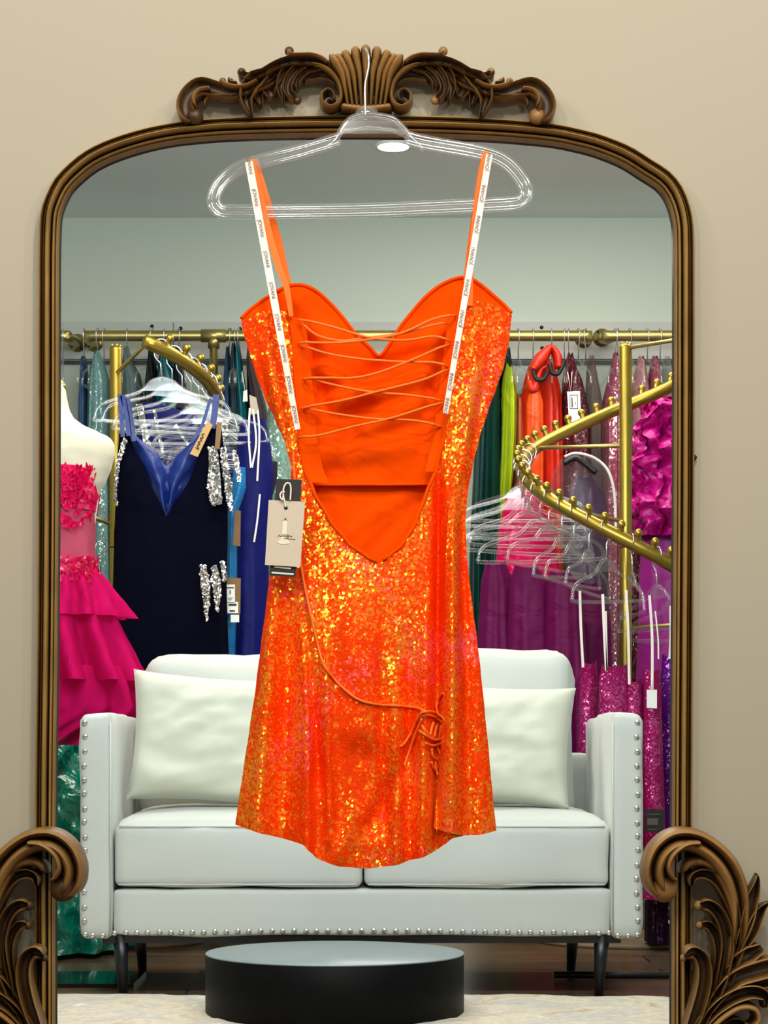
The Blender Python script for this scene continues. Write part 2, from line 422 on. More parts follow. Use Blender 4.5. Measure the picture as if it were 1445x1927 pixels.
# small dark screw head in the wall right of the mirror
bm = bmesh.new(); p = P(1306, 861, YW - .006); ball(bm, p, .004, 1, .7, 1, 10)
tag(obj('wall_nail', bm, M['leg']), 'tiny dark nail in the beige wall beside the right mirror frame', 'nail')

# ================================================================ MIRROR
mir = thing('ornate_mirror', 'tall arched floor mirror in a carved antiqued brown wood frame with shell crest', 'mirror', (P(689, 0, YW).x, YW - .02, 0))
PROF = [(0, 0), (0, .016), (.05, .022), (.10, .023), (.15, .019), (.18, .016), (.22, .018), (.27, .020), (.31, .018), (.34, .020), (.40, .028), (.48, .031), (.56, .028), (.62, .021), (.65, .016),
        (.69, .019), (.75, .022), (.82, .020), (.86, .016), (.90, .017), (.95, .013), (1.0, .009), (1.0, -.001)]
bm = bmesh.new(); rings = []
for i, p in enumerate(FP):
    t_ = (FP[min(i + 1, len(FP) - 1)] - FP[max(i - 1, 0)]).normalized(); n_ = Vector((t_.z, 0, -t_.x))
    rings.append([bm.verts.new(Vector((p.x, YW - .001, p.z)) + n_ * (s * FW) + Vector((0, -h, 0))) for s, h in PROF])
for a, b in zip(rings, rings[1:]):
    for k in range(len(PROF) - 1): bm.faces.new((a[k], b[k], b[k + 1], a[k + 1]))
bmesh.ops.recalc_face_normals(bm, faces=bm.faces)
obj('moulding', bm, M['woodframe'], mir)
bm = bmesh.new(); box(bm, (P(688, 0, YW).x, YW - .014, .055), (P(1270, 0, YW).x - P(100, 0, YW).x, .026, .08)); obj('bottom_rail', bm, M['woodframe'], mir)
# bevelled edge of the silvered glass showing inside the moulding
bm = bmesh.new(); a_ = offset_path(FW * .9); b_ = offset_path(FW * 1.0 + .0022)
va = [bm.verts.new((p.x, YW - .003, max(p.z, .09))) for p in a_]; vb = [bm.verts.new((p.x, YW - .001, max(p.z, .09))) for p in b_]
for i in range(len(va) - 1): bm.faces.new((va[i], vb[i], vb[i + 1], va[i + 1]))
M['glassedge'] = metal('silvered_glass_edge', (.12, .125, .12, 1), .12)
obj('glass_edge', bm, M['glassedge'], mir)

LEAF = [(-1, 0), (-1.0, .6), (-.95, .86), (-.84, .95), (-.72, .84), (-.55, .64), (-.3, .54), (0, .52), (.3, .54), (.55, .64), (.72, .84), (.84, .95), (.95, .86), (1.0, .6), (1, 0)]
ROUND = [(-1, 0), (-.96, .35), (-.8, .68), (-.5, .92), (0, 1), (.5, .92), (.8, .68), (.96, .35), (1, 0)]
SCROLL = [(-1, 0), (-1, .45), (-.9, .75), (-.7, .95), (-.45, 1.0), (-.2, .9), (-.04, .66), (.1, .6), (.3, .76), (.55, .86), (.78, .8), (.92, .62), (1, .4), (1, 0)]
def stroke(bm, pts, w, Yb, th, prof=LEAF, n=40, tip=(True, True), mirror=None):
    """carved ribbon following px points; w = half widths in px along it, th = relief in metres"""
    pp = resample(catmull([Vector((x, y, 0)) for x, y in pts], 10), n); rg = []
    for i, p in enumerate(pp):
        t_ = (pp[min(i + 1, n - 1)] - pp[max(i - 1, 0)]).normalized(); nn = Vector((-t_.y, t_.x, 0)); f = i / (n - 1)
        ww = lerplist(w, f); hh = lerplist(th, f); k = 1.0
        if tip[0] and f < .07: k = math.sqrt(max(0.03, 1 - (1 - f / .07) ** 2))
        if tip[1] and f > .93: k = math.sqrt(max(0.03, 1 - ((f - .93) / .07) ** 2))
        row = []
        for u, h in prof:
            q = p + nn * (u * ww * k); x = q.x if mirror is None else 2 * mirror - q.x
            v = P(x, q.y, Yb); v.y -= h * hh * (0.4 + .6 * k); row.append(bm.verts.new(v))
        rg.append(row)
    for a, b in zip(rg, rg[1:]):
        for k in range(len(prof) - 1): bm.faces.new((a[k], a[k + 1], b[k + 1], b[k]))
    bm.faces.new(rg[0]); bm.faces.new(rg[-1][::-1])
def knob(bm, x, y, r, Yb, th, mirror=None):
    if mirror is not None: x = 2 * mirror - x
    p = P(x, y, Yb); p.y -= th * .35; ball(bm, p, r * Yb / F, 1, min(1.0, th * .75 / (r * Yb / F)), 1, 18)
def zc(l): return [(680 + x * .2768, 70 + y * .2768) for x, y in l]
def zr(l): return [(1045 + x * .2768, 1530 + y * .2768) for x, y in l]
YC = 2.985
def crest_scroll(bm, mx):
    S = lambda pts, w, th=.026, prof=LEAF, **k: stroke(bm, zc(pts), [a * .2768 for a in w] if isinstance(w, list) else w * .2768, YC, th, prof, mirror=mx, **k)
    K = lambda x, y, r, th=.03: knob(bm, 680 + x * .2768, 70 + y * .2768, r * .2768, YC, th, mx)
    # long arm towards the drooping end
    S([(640, 300), (740, 350), (850, 395), (960, 410), (1060, 385), (1150, 370), (1225, 420), (1255, 490), (1235, 550), (1190, 575)], [46, 46, 42, 42, 48, 58, 64, 60, 62, 56], .032)
    S([(930, 425), (1030, 420), (1100, 430), (1125, 470), (1120, 490)], [14, 18, 18, 14, 8], .022, ROUND)
    S([(1080, 385), (1160, 405), (1195, 455), (1185, 510)], [16, 22, 22, 10], .036, ROUND)
    K(1190, 560, 58, .04); K(1250, 545, 28, .03)
    # small curled bud on the arm
    S([(760, 330), (840, 372), (920, 378), (985, 358), (1008, 322)], [14, 20, 22, 24, 22], .036, ROUND); K(1004, 318, 24, .034)
    S([(900, 350), (940, 345), (960, 318)], [10, 16, 14], .034, ROUND); K(948, 315, 18, .032)
    # upper leaf with curled end
    S([(280, 235), (400, 205), (540, 205), (640, 235), (740, 290), (820, 312), (872, 292), (880, 255)], [22, 30, 34, 34, 30, 28, 26, 24], .036); K(876, 258, 30, .036)
    # tall s-scroll from the ball on top down into the volute
    S([(285, 225), (330, 190), (400, 168), (470, 168), (535, 165), (560, 130)], [16, 20, 18, 16, 16, 18], .04, ROUND); K(553, 118, 32, .04)
    S([(420, 215), (300, 255), (225, 330), (200, 420), (220, 485), (275, 510), (325, 480), (330, 425), (290, 395), (252, 420), (255, 465), (285, 470)], [16, 22, 24, 22, 20, 20, 19, 18, 16, 14, 11, 8], .034, ROUND, n=60); K(283, 448, 14, .034)
    # hanging acanthus lobes
    S([(215, 350), (270, 290), (350, 275), (425, 300), (450, 330)], [20, 42, 46, 38, 12], .026)
    S([(640, 265), (740, 330), (760, 410), (742, 490)], [24, 44, 40, 16], .024)
    S([(590, 235), (655, 300), (690, 370), (660, 430)], [30, 62, 60, 34], .026)
    S([(520, 222), (585, 290), (606, 380), (588, 470)], [24, 40, 36, 8], .031)
    S([(430, 222), (510, 265), (556, 340), (556, 405), (512, 450)], [20, 36, 36, 34, 28], .034); K(500, 448, 30, .036)
    S([(330, 240), (430, 255), (488, 305), (505, 350), (490, 375)], [18, 32, 34, 28, 20], .031)
    S([(700, 275), (800, 350), (840, 440), (822, 520), (800, 572)], [28, 66, 60, 36, 6], .036)
    S([(800, 360), (856, 410), (870, 455), (862, 492)], [18, 32, 28, 10], .03)
    K(650, 400, 16, .036)
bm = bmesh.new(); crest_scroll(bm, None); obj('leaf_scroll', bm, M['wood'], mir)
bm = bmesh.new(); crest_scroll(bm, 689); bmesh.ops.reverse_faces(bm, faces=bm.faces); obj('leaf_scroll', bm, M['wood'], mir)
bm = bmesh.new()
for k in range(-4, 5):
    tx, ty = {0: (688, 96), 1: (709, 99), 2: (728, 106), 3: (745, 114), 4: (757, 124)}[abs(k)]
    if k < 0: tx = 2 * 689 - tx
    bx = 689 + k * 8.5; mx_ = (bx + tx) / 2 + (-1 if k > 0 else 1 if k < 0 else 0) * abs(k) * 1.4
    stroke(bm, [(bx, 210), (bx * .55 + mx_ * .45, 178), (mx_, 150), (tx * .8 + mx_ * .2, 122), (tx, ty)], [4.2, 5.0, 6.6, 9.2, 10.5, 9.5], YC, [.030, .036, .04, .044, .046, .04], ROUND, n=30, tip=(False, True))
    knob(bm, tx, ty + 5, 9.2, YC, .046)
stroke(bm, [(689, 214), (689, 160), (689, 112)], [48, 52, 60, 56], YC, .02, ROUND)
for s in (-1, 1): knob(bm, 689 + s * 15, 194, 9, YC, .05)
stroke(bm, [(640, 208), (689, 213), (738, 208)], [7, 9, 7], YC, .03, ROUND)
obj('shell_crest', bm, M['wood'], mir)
def corner(bm, mx):
    YB_ = 2.975
    S = lambda pts, w, th=.04, prof=LEAF, yb=0, **k: stroke(bm, zr(pts), [a * .2768 * 1.14 for a in w] if isinstance(w, list) else w * .2768, YB_ - yb, th, prof, mirror=mx, **k)
    K = lambda x, y, r, th=.04, yb=0: knob(bm, 1045 + x * .2768, 1530 + y * .2768, r * .2768, YB_ - yb, th, mx)
    # main c-scroll
    S([(1120, 1240), (1190, 1000), (1225, 760), (1220, 560), (1160, 390), (1060, 265), (930, 185), (800, 175), (700, 240), (650, 340), (650, 440), (690, 520), (760, 540)], [30, 45, 60, 62, 66, 74, 78, 72, 72, 70, 66, 64, 40], [.03, .03, .034, .036, .04, .045, .05, .055, .058, .058, .058, .055, .05], SCROLL, n=90)
    S([(1180, 900), (1175, 640), (1110, 440), (1010, 330), (900, 330), (830, 400)], [20, 28, 34, 38, 44, 26], .038, ROUND, n=50)
    S([(960, 190), (850, 205), (765, 270), (735, 350), (760, 420), (800, 440)], [18, 26, 26, 24, 22, 10], .066, ROUND, n=50)
    K(722, 505, 92, .078)
    # inner lobes
    S([(1210, 900), (1195, 700), (1150, 560), (1080, 450), (990, 405), (915, 425), (905, 490)], [14, 30, 36, 38, 38, 30, 14], .042, n=50)
    S([(1060, 1260), (1115, 1050), (1140, 860), (1100, 700), (1030, 620), (960, 615)], [22, 36, 40, 40, 40, 34], .046, n=50); K(965, 622, 36, .05)
    S([(1035, 1220), (1085, 1000), (1080, 850), (1030, 760), (975, 745)], [20, 30, 32, 32, 28], .042, n=40); K(972, 755, 30, .046)
    S([(880, 1470), (950, 1270), (985, 1100), (970, 980), (910, 925), (860, 960)], [36, 44, 46, 46, 44, 28], .05, n=50); K(905, 935, 52, .056); K(860, 975, 26, .05)
    # outer leaves
    S([(1190, 965), (1270, 760), (1310, 590), (1340, 490), (1355, 405)], [14, 34, 44, 40, 4], .036, tip=(False, True))
    S([(1215, 945), (1300, 820), (1345, 710), (1385, 640), (1432, 596)], [12, 36, 44, 34, 4], .034, tip=(False, True))
    S([(1140, 1065), (1220, 990), (1310, 940), (1385, 900)], [14, 46, 54, 30], .038)
    S([(1000, 1350), (1090, 1210), (1200, 1110), (1330, 1060), (1470, 1030), (1580, 1050)], [22, 40, 54, 62, 64, 30], .044, n=50)
    S([(1250, 1170), (1350, 1150), (1450, 1130), (1540, 1140)], [10, 26, 40, 20], .036)
    S([(950, 1450), (1050, 1320), (1180, 1230), (1310, 1195), (1400, 1230), (1390, 1310)], [22, 36, 44, 46, 40, 10], .048, n=50)
    S([(985, 1480), (1100, 1370), (1220, 1300), (1320, 1310), (1345, 1380), (1300, 1425), (1250, 1400)], [18, 26, 28, 28, 26, 20, 10], .05, ROUND, n=50)
    S([(1060, 1560), (1120, 1450), (1200, 1400), (1280, 1420)], [30, 36, 30, 10], .04)
    # stem down to the floor
    S([(850, 2400), (880, 1900), (900, 1650), (960, 1420), (1060, 1260)], [110, 90, 60, 44, 24], .04, n=50)
    S([(1000, 2400), (1040, 1900), (1100, 1650), (1250, 1520), (1400, 1540)], [110, 90, 60, 50, 20], .04, n=50)
for mx in (None, 685):
    bm = bmesh.new(); corner(bm, mx)
    if mx: bmesh.ops.reverse_faces(bm, faces=bm.faces)
    obj('corner_carving', bm, M['wood'], mir)

# ================================================================ HANGER OVER THE CREST
YH = 2.918
hg = thing('clothes_hanger', 'large clear acrylic hanger hooked over the shell crest holding the orange dress', 'hanger', P(690, 212, YH))
bm = bmesh.new()
CL = [(640, 262), (560, 286), (470, 309), (432, 328), (408, 355), (402, 380), (414, 396), (440, 399), (560, 398), (690, 396), (830, 390), (950, 384), (978, 380), (990, 366), (984, 342), (952, 306), (905, 287), (800, 268), (762, 258)]
for off in (-6.8, 6.8):
    pp = resample(catmull([Vector((x, y, 0)) for x, y in CL], 10), 160); q = []
    for i, p in enumerate(pp):
        t_ = (pp[min(i + 1, 159)] - pp[max(i - 1, 0)]).normalized(); n_ = Vector((-t_.y, t_.x, 0)) * off
        q.append(P(p.x + n_.x, p.y + n_.y, YH))
    tube(bm, q, .0049, 10, flat=.8)
# bell shaped neck plate with thick rims
NL = [(614, 279), (632, 262), (645, 240), (662, 222), (690, 215)]; NR = [(798, 283), (776, 262), (756, 238), (735, 222), (690, 215)]
el, er = edge(NL), edge(NR)
def nf(u, v):
    y = 215 + v * 36; return P(el(y) * (1 - u) + er(y) * u, y, YH)
for dy in (-.003, .003):
    surf(bm, lambda u, v: nf(u, v) + Vector((0, dy, 0)), 16, 10)
for L_ in (NL, NR): tube(bm, [P(x, y, YH) for x, y in [(p.x, p.y) for p in catmull([Vector((a, b, 0)) for a, b in L_], 6)]], .0042, 8)
tube(bm, [P(x, y, YH) for x, y in ((630, 258), (650, 246), (690, 240), (735, 244), (778, 262))], .003, 8)
cyl(bm, P(690, 206, YH), P(690, 222, YH), .0135, 20, .017)
obj('body', bm, M['acrylic'], hg)
bm = bmesh.new()
hk = [P(688, 220, YH), P(687, 190, YH), P(687, 160, YH), P(691, 140, YH), P(694, 122, YH), P(693, 104, YH), P(689, 94, YH + .006), P(688, 91, YH + .02), P(688, 91, YH + .045), P(688, 96, YH + .066), P(688, 108, YH + .074)]
tube(bm, catmull(hk, 8), .0016, 8); obj('hook', bm, M['wire'], hg)

# ================================================================ ORANGE DRESS
YD = 2.935       # far (front) panel of the dress; the open back faces the camera
dress = thing('sequin_mini_dress', 'short orange sequin dress with open lace up back hanging in front of the mirror', 'dress', P(690, 1632, 2.915))
Lout = edge([(453, 600), (457, 622), (468, 660), (480, 700), (497, 745), (517, 790), (537, 835), (548, 880), (547, 920), (535, 970), (520, 1030), (507, 1090), (500, 1150), (492, 1210), (482, 1290), (470, 1370), (458, 1450), (448, 1515), (443, 1552), (442, 1640)])
Rout = edge([(963, 590), (958, 640), (948, 690), (934, 730), (918, 775), (902, 825), (888, 880), (879, 930), (875, 985), (877, 1040), (882, 1090), (889, 1150), (896, 1200), (903, 1260), (911, 1340), (919, 1420), (926, 1500), (933, 1565), (935, 1640)])
Lin = edge([(543, 588), (552, 640), (556, 700), (560, 760), (562, 820), (572, 880), (592, 930), (620, 980), (655, 1025), (690, 1050), (712, 1062)])
Rin = edge([(866, 575), (858, 640), (850, 700), (842, 760), (836, 820), (822, 880), (800, 935), (782, 985), (757, 1028), (735, 1046), (714, 1062)])
FOLDS = [  # x at top, x at bottom, y from, y to, sigma px, amplitude m (+ = towards the camera)
    (520, 478, 1060, 1640, 16, .010), (548, 530, 1080, 1640, 17, -.013), (583, 578, 1060, 1640, 12, .010), (572, 602, 1090, 1480, 8, -.011), (612, 622, 1120, 1600, 10, .008),
    (660, 680, 1060, 1400, 46, .010), (717, 722, 1180, 1560, 9, -.008), (742, 748, 1260, 1640, 12, .009), (772, 768, 1180, 1640, 13, -.011), (802, 792, 1100, 1640, 11, .010),
    (826, 820, 820, 1640, 8, -.016), (848, 850, 880, 1640, 13, .010), (868, 884, 960, 1640, 10, -.005), (800, 700, 1340, 1560, 16, -.009), (690, 620, 1480, 1640, 20, .008),
    (900, 868, 640, 900, 15, .007), (925, 885, 650, 860, 9, -.006), (500, 545, 640, 900, 12, .006), (478, 530, 640, 860, 8, -.004)]
def sm(a, b, x):
    t = max(0.0, min(1.0, (x - a) / (b - a))); return t * t * (3 - 2 * t)
def back_depth(x, y):
    l, r = Lout(y), Rout(y); s = max(-1, min(1, (x - (l + r) / 2) / ((r - l) / 2)))
    bulge = (.018 + .016 * sm(850, 1300, y)) * math.sqrt(max(0, 1 - s * s * .98))
    d = bulge
    for xt, xb, y0, y1, sg, am in FOLDS:
        if y < y0 - 60 or y > y1 + 60: continue
        xc = xt + (xb - xt) * (y - y0) / (y1 - y0); k = sm(y0 - 30, y0 + 160, y) * (1 - sm(y1 - 30, y1 + 30, y))
        d += 1.25 * am * k * math.exp(-((x - xc) / sg) ** 2)
    d += .0022 * fbm(x * .02, y * .008, 3) + .0009 * fbm(x * .06, y * .03, 9)
    return d
hem = yedge([(440, 1551), (470, 1560), (500, 1569), (545, 1580), (572, 1587), (584, 1600), (600, 1615), (640, 1628), (690, 1632), (740, 1626), (790, 1612), (820, 1600), (834, 1588), (850, 1575), (880, 1570), (935, 1564)])
Rmain = edge([(963, 590), (963, 900)])
def Rm(y): return Rout(y) - 55 * sm(1250, 1600, y) * 1.0
topL, topR = yedge([(453, 604), (480, 592), (510, 586), (543, 590)]), yedge([(866, 577), (900, 570), (930, 576), (963, 592)])
bm = bmesh.new()
def half(left):
    def f(u, v):
        y = 575 + v * (1600 - 575)
        # nominal x, then correct y at top and hem
        if left: a, b = Lout(y), (Lin(y) if y < 1062 else 713)
        else: a, b = (Rin(y) if y < 1062 else 713), Rm(y)
        x = a + (b - a) * u
        t0 = topL(x) if left else topR(x)
        y2 = t0 + v * (hem(x) - t0)
        if y2 > 1000: pass
        if left: a, b = Lout(y2), (Lin(y2) if y2 < 1062 else 713)
        else: a, b = (Rin(y2) if y2 < 1062 else 713), Rm(y2)
        x = a + (b - a) * u
        p = P(x, y2, YD - .006); p.y -= back_depth(x, y2)
        return p
    return f
surf(bm, half(True), 64, 190); surf(bm, half(False), 64, 190)
obj('sequin_back', bm, M['sequin'], dress)
# overlapping panel with the side slit
bm = bmesh.new()
Ls = edge([(852, 860), (842, 960), (836, 1080), (834, 1200), (832, 1300), (828, 1400), (822, 1480), (815, 1556)])
hem2 = yedge([(812, 1556), (840, 1564), (870, 1571), (900, 1570), (936, 1562)])
def flap(u, v):
    y0 = 860; 
    y = y0 + v * (1562 - y0); x = Ls(y) + (Rout(y) - Ls(y)) * u
    y = y0 + v * (hem2(x) - y0); x = Ls(y) + (Rout(y) + .5 - Ls(y)) * u
    p = P(x, y, YD - .006); k = sm(860, 1050, y)
    p.y -= back_depth(x, y) + .001 + k * (.010 * (1 - u) ** 2 + .003) + k * .006 * math.sin(u * 9 + y * .004) * math.exp(-u * 1.2); return p
surf(bm, flap, 40, 120); obj('slit_panel', bm, M['sequin'], dress)
# front panel whose lining shows through the open back
topF = sedge([(452, 600), (470, 580), (495, 560), (520, 545), (545, 534), (570, 533), (595, 543), (620, 564), (645, 592), (670, 625), (695, 648), (714, 664), (735, 640), (752, 612), (775, 582), (800, 553), (830, 529), (862, 517), (885, 519), (905, 531), (930, 553), (950, 572), (963, 588)])
CREASE = [(590, 690, 700, 742, 15, -.0045), (610, 730, 730, 700, 12, .004), (650, 752, 800, 706, 16, -.0045), (690, 805, 836, 742, 18, -.004), (575, 640, 612, 770, 15, .0045), (846, 640, 806, 765, 16, .005), (600, 862, 770, 838, 22, -.003),
          (590, 800, 680, 770, 12, .003), (640, 880, 660, 800, 18, .003), (560, 570, 610, 640, 22, -.003), (870, 560, 820, 630, 22, -.003), (700, 690, 790, 660, 14, .003), (640, 1010, 760, 930, 14, -.004), (690, 1040, 790, 940, 10, .003)]
def front(off, yb, wr):
    def f(u, v):
        y = 520 + v * (yb - 520)
        for _ in range(3):
            l, r = Lout(y) + 1, Rout(y) - 1; x = l + (r - l) * u; t0 = topF(x); y = t0 + v * (yb - t0)
        s = (u - .5) * 2
        p = P(x, y, YD + off); cup = math.exp(-((x - 590) / 70) ** 2 - ((y - 640) / 80) ** 2) + math.exp(-((x - 835) / 70) ** 2 - ((y - 630) / 80) ** 2)
        p.y += .012 * math.sqrt(max(0, 1 - s * s)) + .014 * cup
        w_ = .0035 * fbm(x * .009 + 3, y * .012, 5, 1)
        for xa, ya, xb, yb_, sg, am in CREASE:
            dx, dy = xb - xa, yb_ - ya; k = max(0, min(1, ((x - xa) * dx + (y - ya) * dy) / (dx * dx + dy * dy)))
            d2 = (x - xa - k * dx) ** 2 + (y - ya - k * dy) ** 2
            w_ += am * math.exp(-d2 / sg ** 2)
        p.y += wr * w_
        return p
    return f
bm = bmesh.new(); surf(bm, front(.010, 1500, 1.0), 70, 110); obj('front_lining', bm, M['lining'], dress)
bm = bmesh.new(); 
low = lambda x: 905 + 9 * math.sin((x - 590) / 230 * PI) + 3
def bra(u, v):
    p0 = front(-.002, 910, 3.0)(u, v); return p0
surf(bm, bra, 80, 60); obj('bust_lining', bm, M['lining'], dress)
bm = bmesh.new()   # piped neckline edge
pts = []
for i in range(160):
    x = 453 + i * (962 - 453) / 159; u = (x - 453) / 509
    q = front(-.003, 910, 3.0)(u, 0.004); pts.append(q)
tube(bm, pts, .0022, 8); obj('neckline_piping', bm, M['lining'], dress)
bm = bmesh.new(); pts = [front(-.003, 910, 3.0)(u / 60, 1.0) for u in range(61)]; tube(bm, pts, .0016, 6); obj('lining_hem', bm, M['lining'], dress)
# bindings of the open back
for fn, ys in ((Lin, range(588, 1063, 8)), (Rin, range(577, 1063, 8))):
    bm = bmesh.new(); pts = []
    for y in ys:
        x = fn(y); p = P(x, y, YD - .007); p.y -= back_depth(x, y); pts.append(p)
    tube(bm, pts, .0024, 6); obj('back_binding', bm, M['lining'], dress)
# lacing placket on the left inside edge
bm = bmesh.new()
def plk(u, v):
    y = 600 + v * 310; x = Lin(y) + u * (26 + 10 * v); p = P(x, y, YD - .008); p.y -= back_depth(x, y) * (1 - u * .4) - .003 * math.sin(v * 22) * u; return p
surf(bm, plk, 6, 40); obj('lacing_placket', bm, M['lining'], dress)
bm = bmesh.new()
def plk2(u, v):
    y = 590 + v * 300; x = Rin(y) - (1 - u) * 20; p = P(x, y, YD - .008); p.y -= back_depth(x, y) * (.6 + u * .4) - .002 * math.sin(v * 24) * (1 - u); return p
surf(bm, plk2, 6, 40); obj('lacing_placket', bm, M['lining'], dress)
# lacing cords
YL = YD - .034
CORDS = [[(560, 599), (625, 615), (690, 634), (745, 640), (776, 639), (814, 633), (848, 640)], [(566, 606), (597, 631), (642, 641), (687, 636), (758, 627), (805, 614), (842, 606)],
         [(561, 643), (605, 645), (649, 644), (700, 638), (758, 626), (814, 601), (858, 591)], [(566, 649), (619, 666), (683, 676), (761, 681), (814, 682), (842, 688)],
         [(569, 711), (620, 711), (664, 711), (709, 702), (776, 677), (846, 645)], [(573, 709), (627, 724), (694, 737), (765, 743), (832, 752)],
         [(564, 767), (642, 754), (709, 737), (795, 715), (844, 693)], [(570, 766), (627, 778), (702, 788), (776, 791), (830, 801)], [(561, 822), (601, 819), (664, 803), (739, 786), (834, 755)]]
for i, c in enumerate(CORDS):
    bm = bmesh.new(); pts = [P(p.x, p.y, YL + (.002 if i % 2 else -.002)) for p in catmull([Vector((a, b, 0)) for a, b in c], 10)]
    e = .012
    for k in (0, 1, 2): pts[k].y += e * (3 - k) / 3; pts[-1 - k].y += e * (3 - k) / 3
    tube(bm, pts, .0016, 7); obj('lacing_cord', bm, M['cord'], dress)
def oncloth(x, y, lift=.003):
    p = P(x, y, YD - .006); p.y -= back_depth(x, y) + lift; return p
bm = bmesh.new()
tube(bm, [oncloth(p.x, p.y) for p in catmull([Vector((a, b, 0)) for a, b in [(552, 850), (556, 920), (562, 1000), (568, 1070), (582, 1140), (598, 1210), (612, 1255), (640, 1290), (672, 1316), (705, 1326), (745, 1329), (780, 1332), (800, 1340)]], 10)], .0017, 7)
obj('lacing_cord', bm, M['cord'], dress)
def zk(l): return [(740 + x * .0969, 1290 + y * .0969) for x, y in l]
bm = bmesh.new()
LOOPS = [[(560, 480), (500, 600), (440, 680), (400, 780), (300, 980), (200, 1130), (135, 1180)], [(540, 650), (480, 800), (400, 1000), (330, 1200), (260, 1400), (210, 1550)],
         [(440, 690), (520, 560), (660, 510), (820, 540), (950, 630), (1030, 770), (1040, 900), (960, 1010), (820, 1060), (680, 1010), (560, 930), (490, 880)],
         [(470, 640), (600, 580), (760, 600), (900, 680), (990, 780)], [(540, 780), (600, 880), (720, 990), (800, 1050)], [(610, 1120), (740, 1165), (880, 1140), (1030, 1050)],
         [(500, 900), (600, 980), (760, 1050), (900, 1030)],
         [(860, 560), (830, 400), (880, 250), (960, 160), (1010, 300), (990, 450), (930, 590)], [(770, 720), (730, 830), (705, 960)], [(860, 740), (820, 860), (790, 1000)], [(920, 780), (905, 900), (890, 1000)],
         [(730, 1220), (760, 1380), (850, 1440)], [(850, 1200), (905, 1330), (900, 1480), (840, 1620), (770, 1600), (730, 1480)], [(960, 1170), (1000, 1290)], [(810, 1480), (820, 1600), (860, 1740)], [(1060, 1050), (1190, 1000)]]
for i, l in enumerate(LOOPS): tube(bm, [oncloth(p.x, p.y, .005 + .0018 * (i % 3)) for p in catmull([Vector((a, b, 0)) for a, b in zk(l)], 8)], .0017, 7)
obj('cord_bow', bm, M['cord'], dress)
# shoulder straps running up over the hanger
def strap(pts, w, ys, name, mat):
    bm = bmesh.new(); strip(bm, pts, w, 0, .0012, ys); return obj(name, bm, mat, dress)
strap([(473, 299), (489, 365), (506, 440), (524, 500), (539, 540), (548, 595)], [5, 6, 6.5, 6.5, 6, 4], [YH - .008, YH - .006, YD - .026, YD - .03], 'strap', M['strap'])
strap([(482, 299), (505, 385), (524, 460), (538, 525), (542, 540)], [3, 6, 8, 8], [YH + .008, YH + .006, YD, YD + .003], 'strap', M['strap'])
strap([(915, 285), (904, 345), (893, 420), (886, 500), (884, 575)], [6, 6, 5.5, 5], [YH - .008, YH - .006, YD - .024, YD - .028], 'strap', M['strap'])
strap([(912, 284), (900, 345), (889, 420), (881, 480), (876, 530)], [5, 4, 4, 4], [YH + .008, YH + .006, YD, YD + .003], 'strap', M['strap'])
# printed ribbon loops
def textmesh(body, size):
    cu = bpy.data.curves.new('lettering', 'FONT'); cu.body = body; cu.size = size; cu.align_x = 'CENTER'; cu.align_y = 'CENTER'
    o = bpy.data.objects.new('lettering', cu); COL.objects.link(o)
    dg = bpy.context.evaluated_depsgraph_get(); me = bpy.data.meshes.new_from_object(o.evaluated_get(dg))
    bpy.data.objects.remove(o); bpy.data.curves.remove(cu); return me
word = textmesh('JOVANI', .0068)
def ribbon(x0, y0, x1, y1, w0, w1, ys, n, down, tops):
    rb = strap([(x0, y0), ((x0 * 2 + x1) / 3, (y0 * 2 + y1) / 3), ((x0 + x1 * 2) / 3, (y0 + y1 * 2) / 3), (x1, y1)], [w0, w0, w1], ys, 'hanger_loop', M['ribbon'])
    rb['label'] = 'white ribbon hanger loop printed JOVANI'
    bm = bmesh.new(); A, B = P(x0, y0, ys[0]), P(x1, y1, ys[-1]); d = (B - A).normalized()
    for ty in tops:
        k = (ty - y0) / (y1 - y0); c_ = P(x0 + (x1 - x0) * k, ty, lerplist(ys, k)) + Vector((0, -.0014, 0))
        ex = d if down else -d; ez = ex.cross(Vector((0, -1, 0))) * -1
        R = Matrix((ex, ez, Vector((0, -1, 0)))).transposed()
        for poly in word.polygons:
            try: bm.faces.new([bm.verts.new(c_ + R @ Vector((word.vertices[i].co.x * 1.0, word.vertices[i].co.y, 0))) for i in poly.vertices])
            except ValueError: pass
    o = obj('printed_lettering', bm, M['ink'], rb)
ribbon(468, 304, 560, 808, 7.2, 5.2, [YH - .0105, YH - .012, YD - .046, YD - .046], 9, True, [312, 372, 430, 488, 547, 607, 665, 724, 780])
ribbon(921, 290, 838, 778, 6.2, 5.0, [YH - .0105, YH - .012, YD - .046, YD - .046], 9, False, [305, 364, 422, 482, 541, 600, 658, 718, 765])

# hang tags on the dress
Yt = YD - .062
bt = thing('hang_tag', 'black card hang tag tucked behind the beige tag on the orange dress', 'tag', P(535, 1085, Yt + .004))
bm = bmesh.new(); card(bm, [(520, 901), (568, 903), (556, 1086), (507, 1083)], Yt + .004); obj('card', bm, M['blacktag'], bt)
bm = bmesh.new(); card(bm, [(517, 1065), (548, 1068), (547, 1071), (516, 1068)], Yt + .003, .0005); card(bm, [(511, 1076), (553, 1079), (552, 1082), (511, 1079)], Yt + .003, .0005); obj('printed_bars', bm, M['cream'], bt)
gt = thing('hang_tag', 'beige card hang tag printed with a white candlestick on a white string', 'tag', P(536, 1066, Yt))
bm = bmesh.new(); card(bm, [(505.5, 941), (574, 944), (565, 1067), (498.5, 1063)], Yt, .0012); obj('card', bm, M['greytag'], gt)
ct = lambda x, y: (490 + x * .109, 890 + y * .109)
bm = bmesh.new()
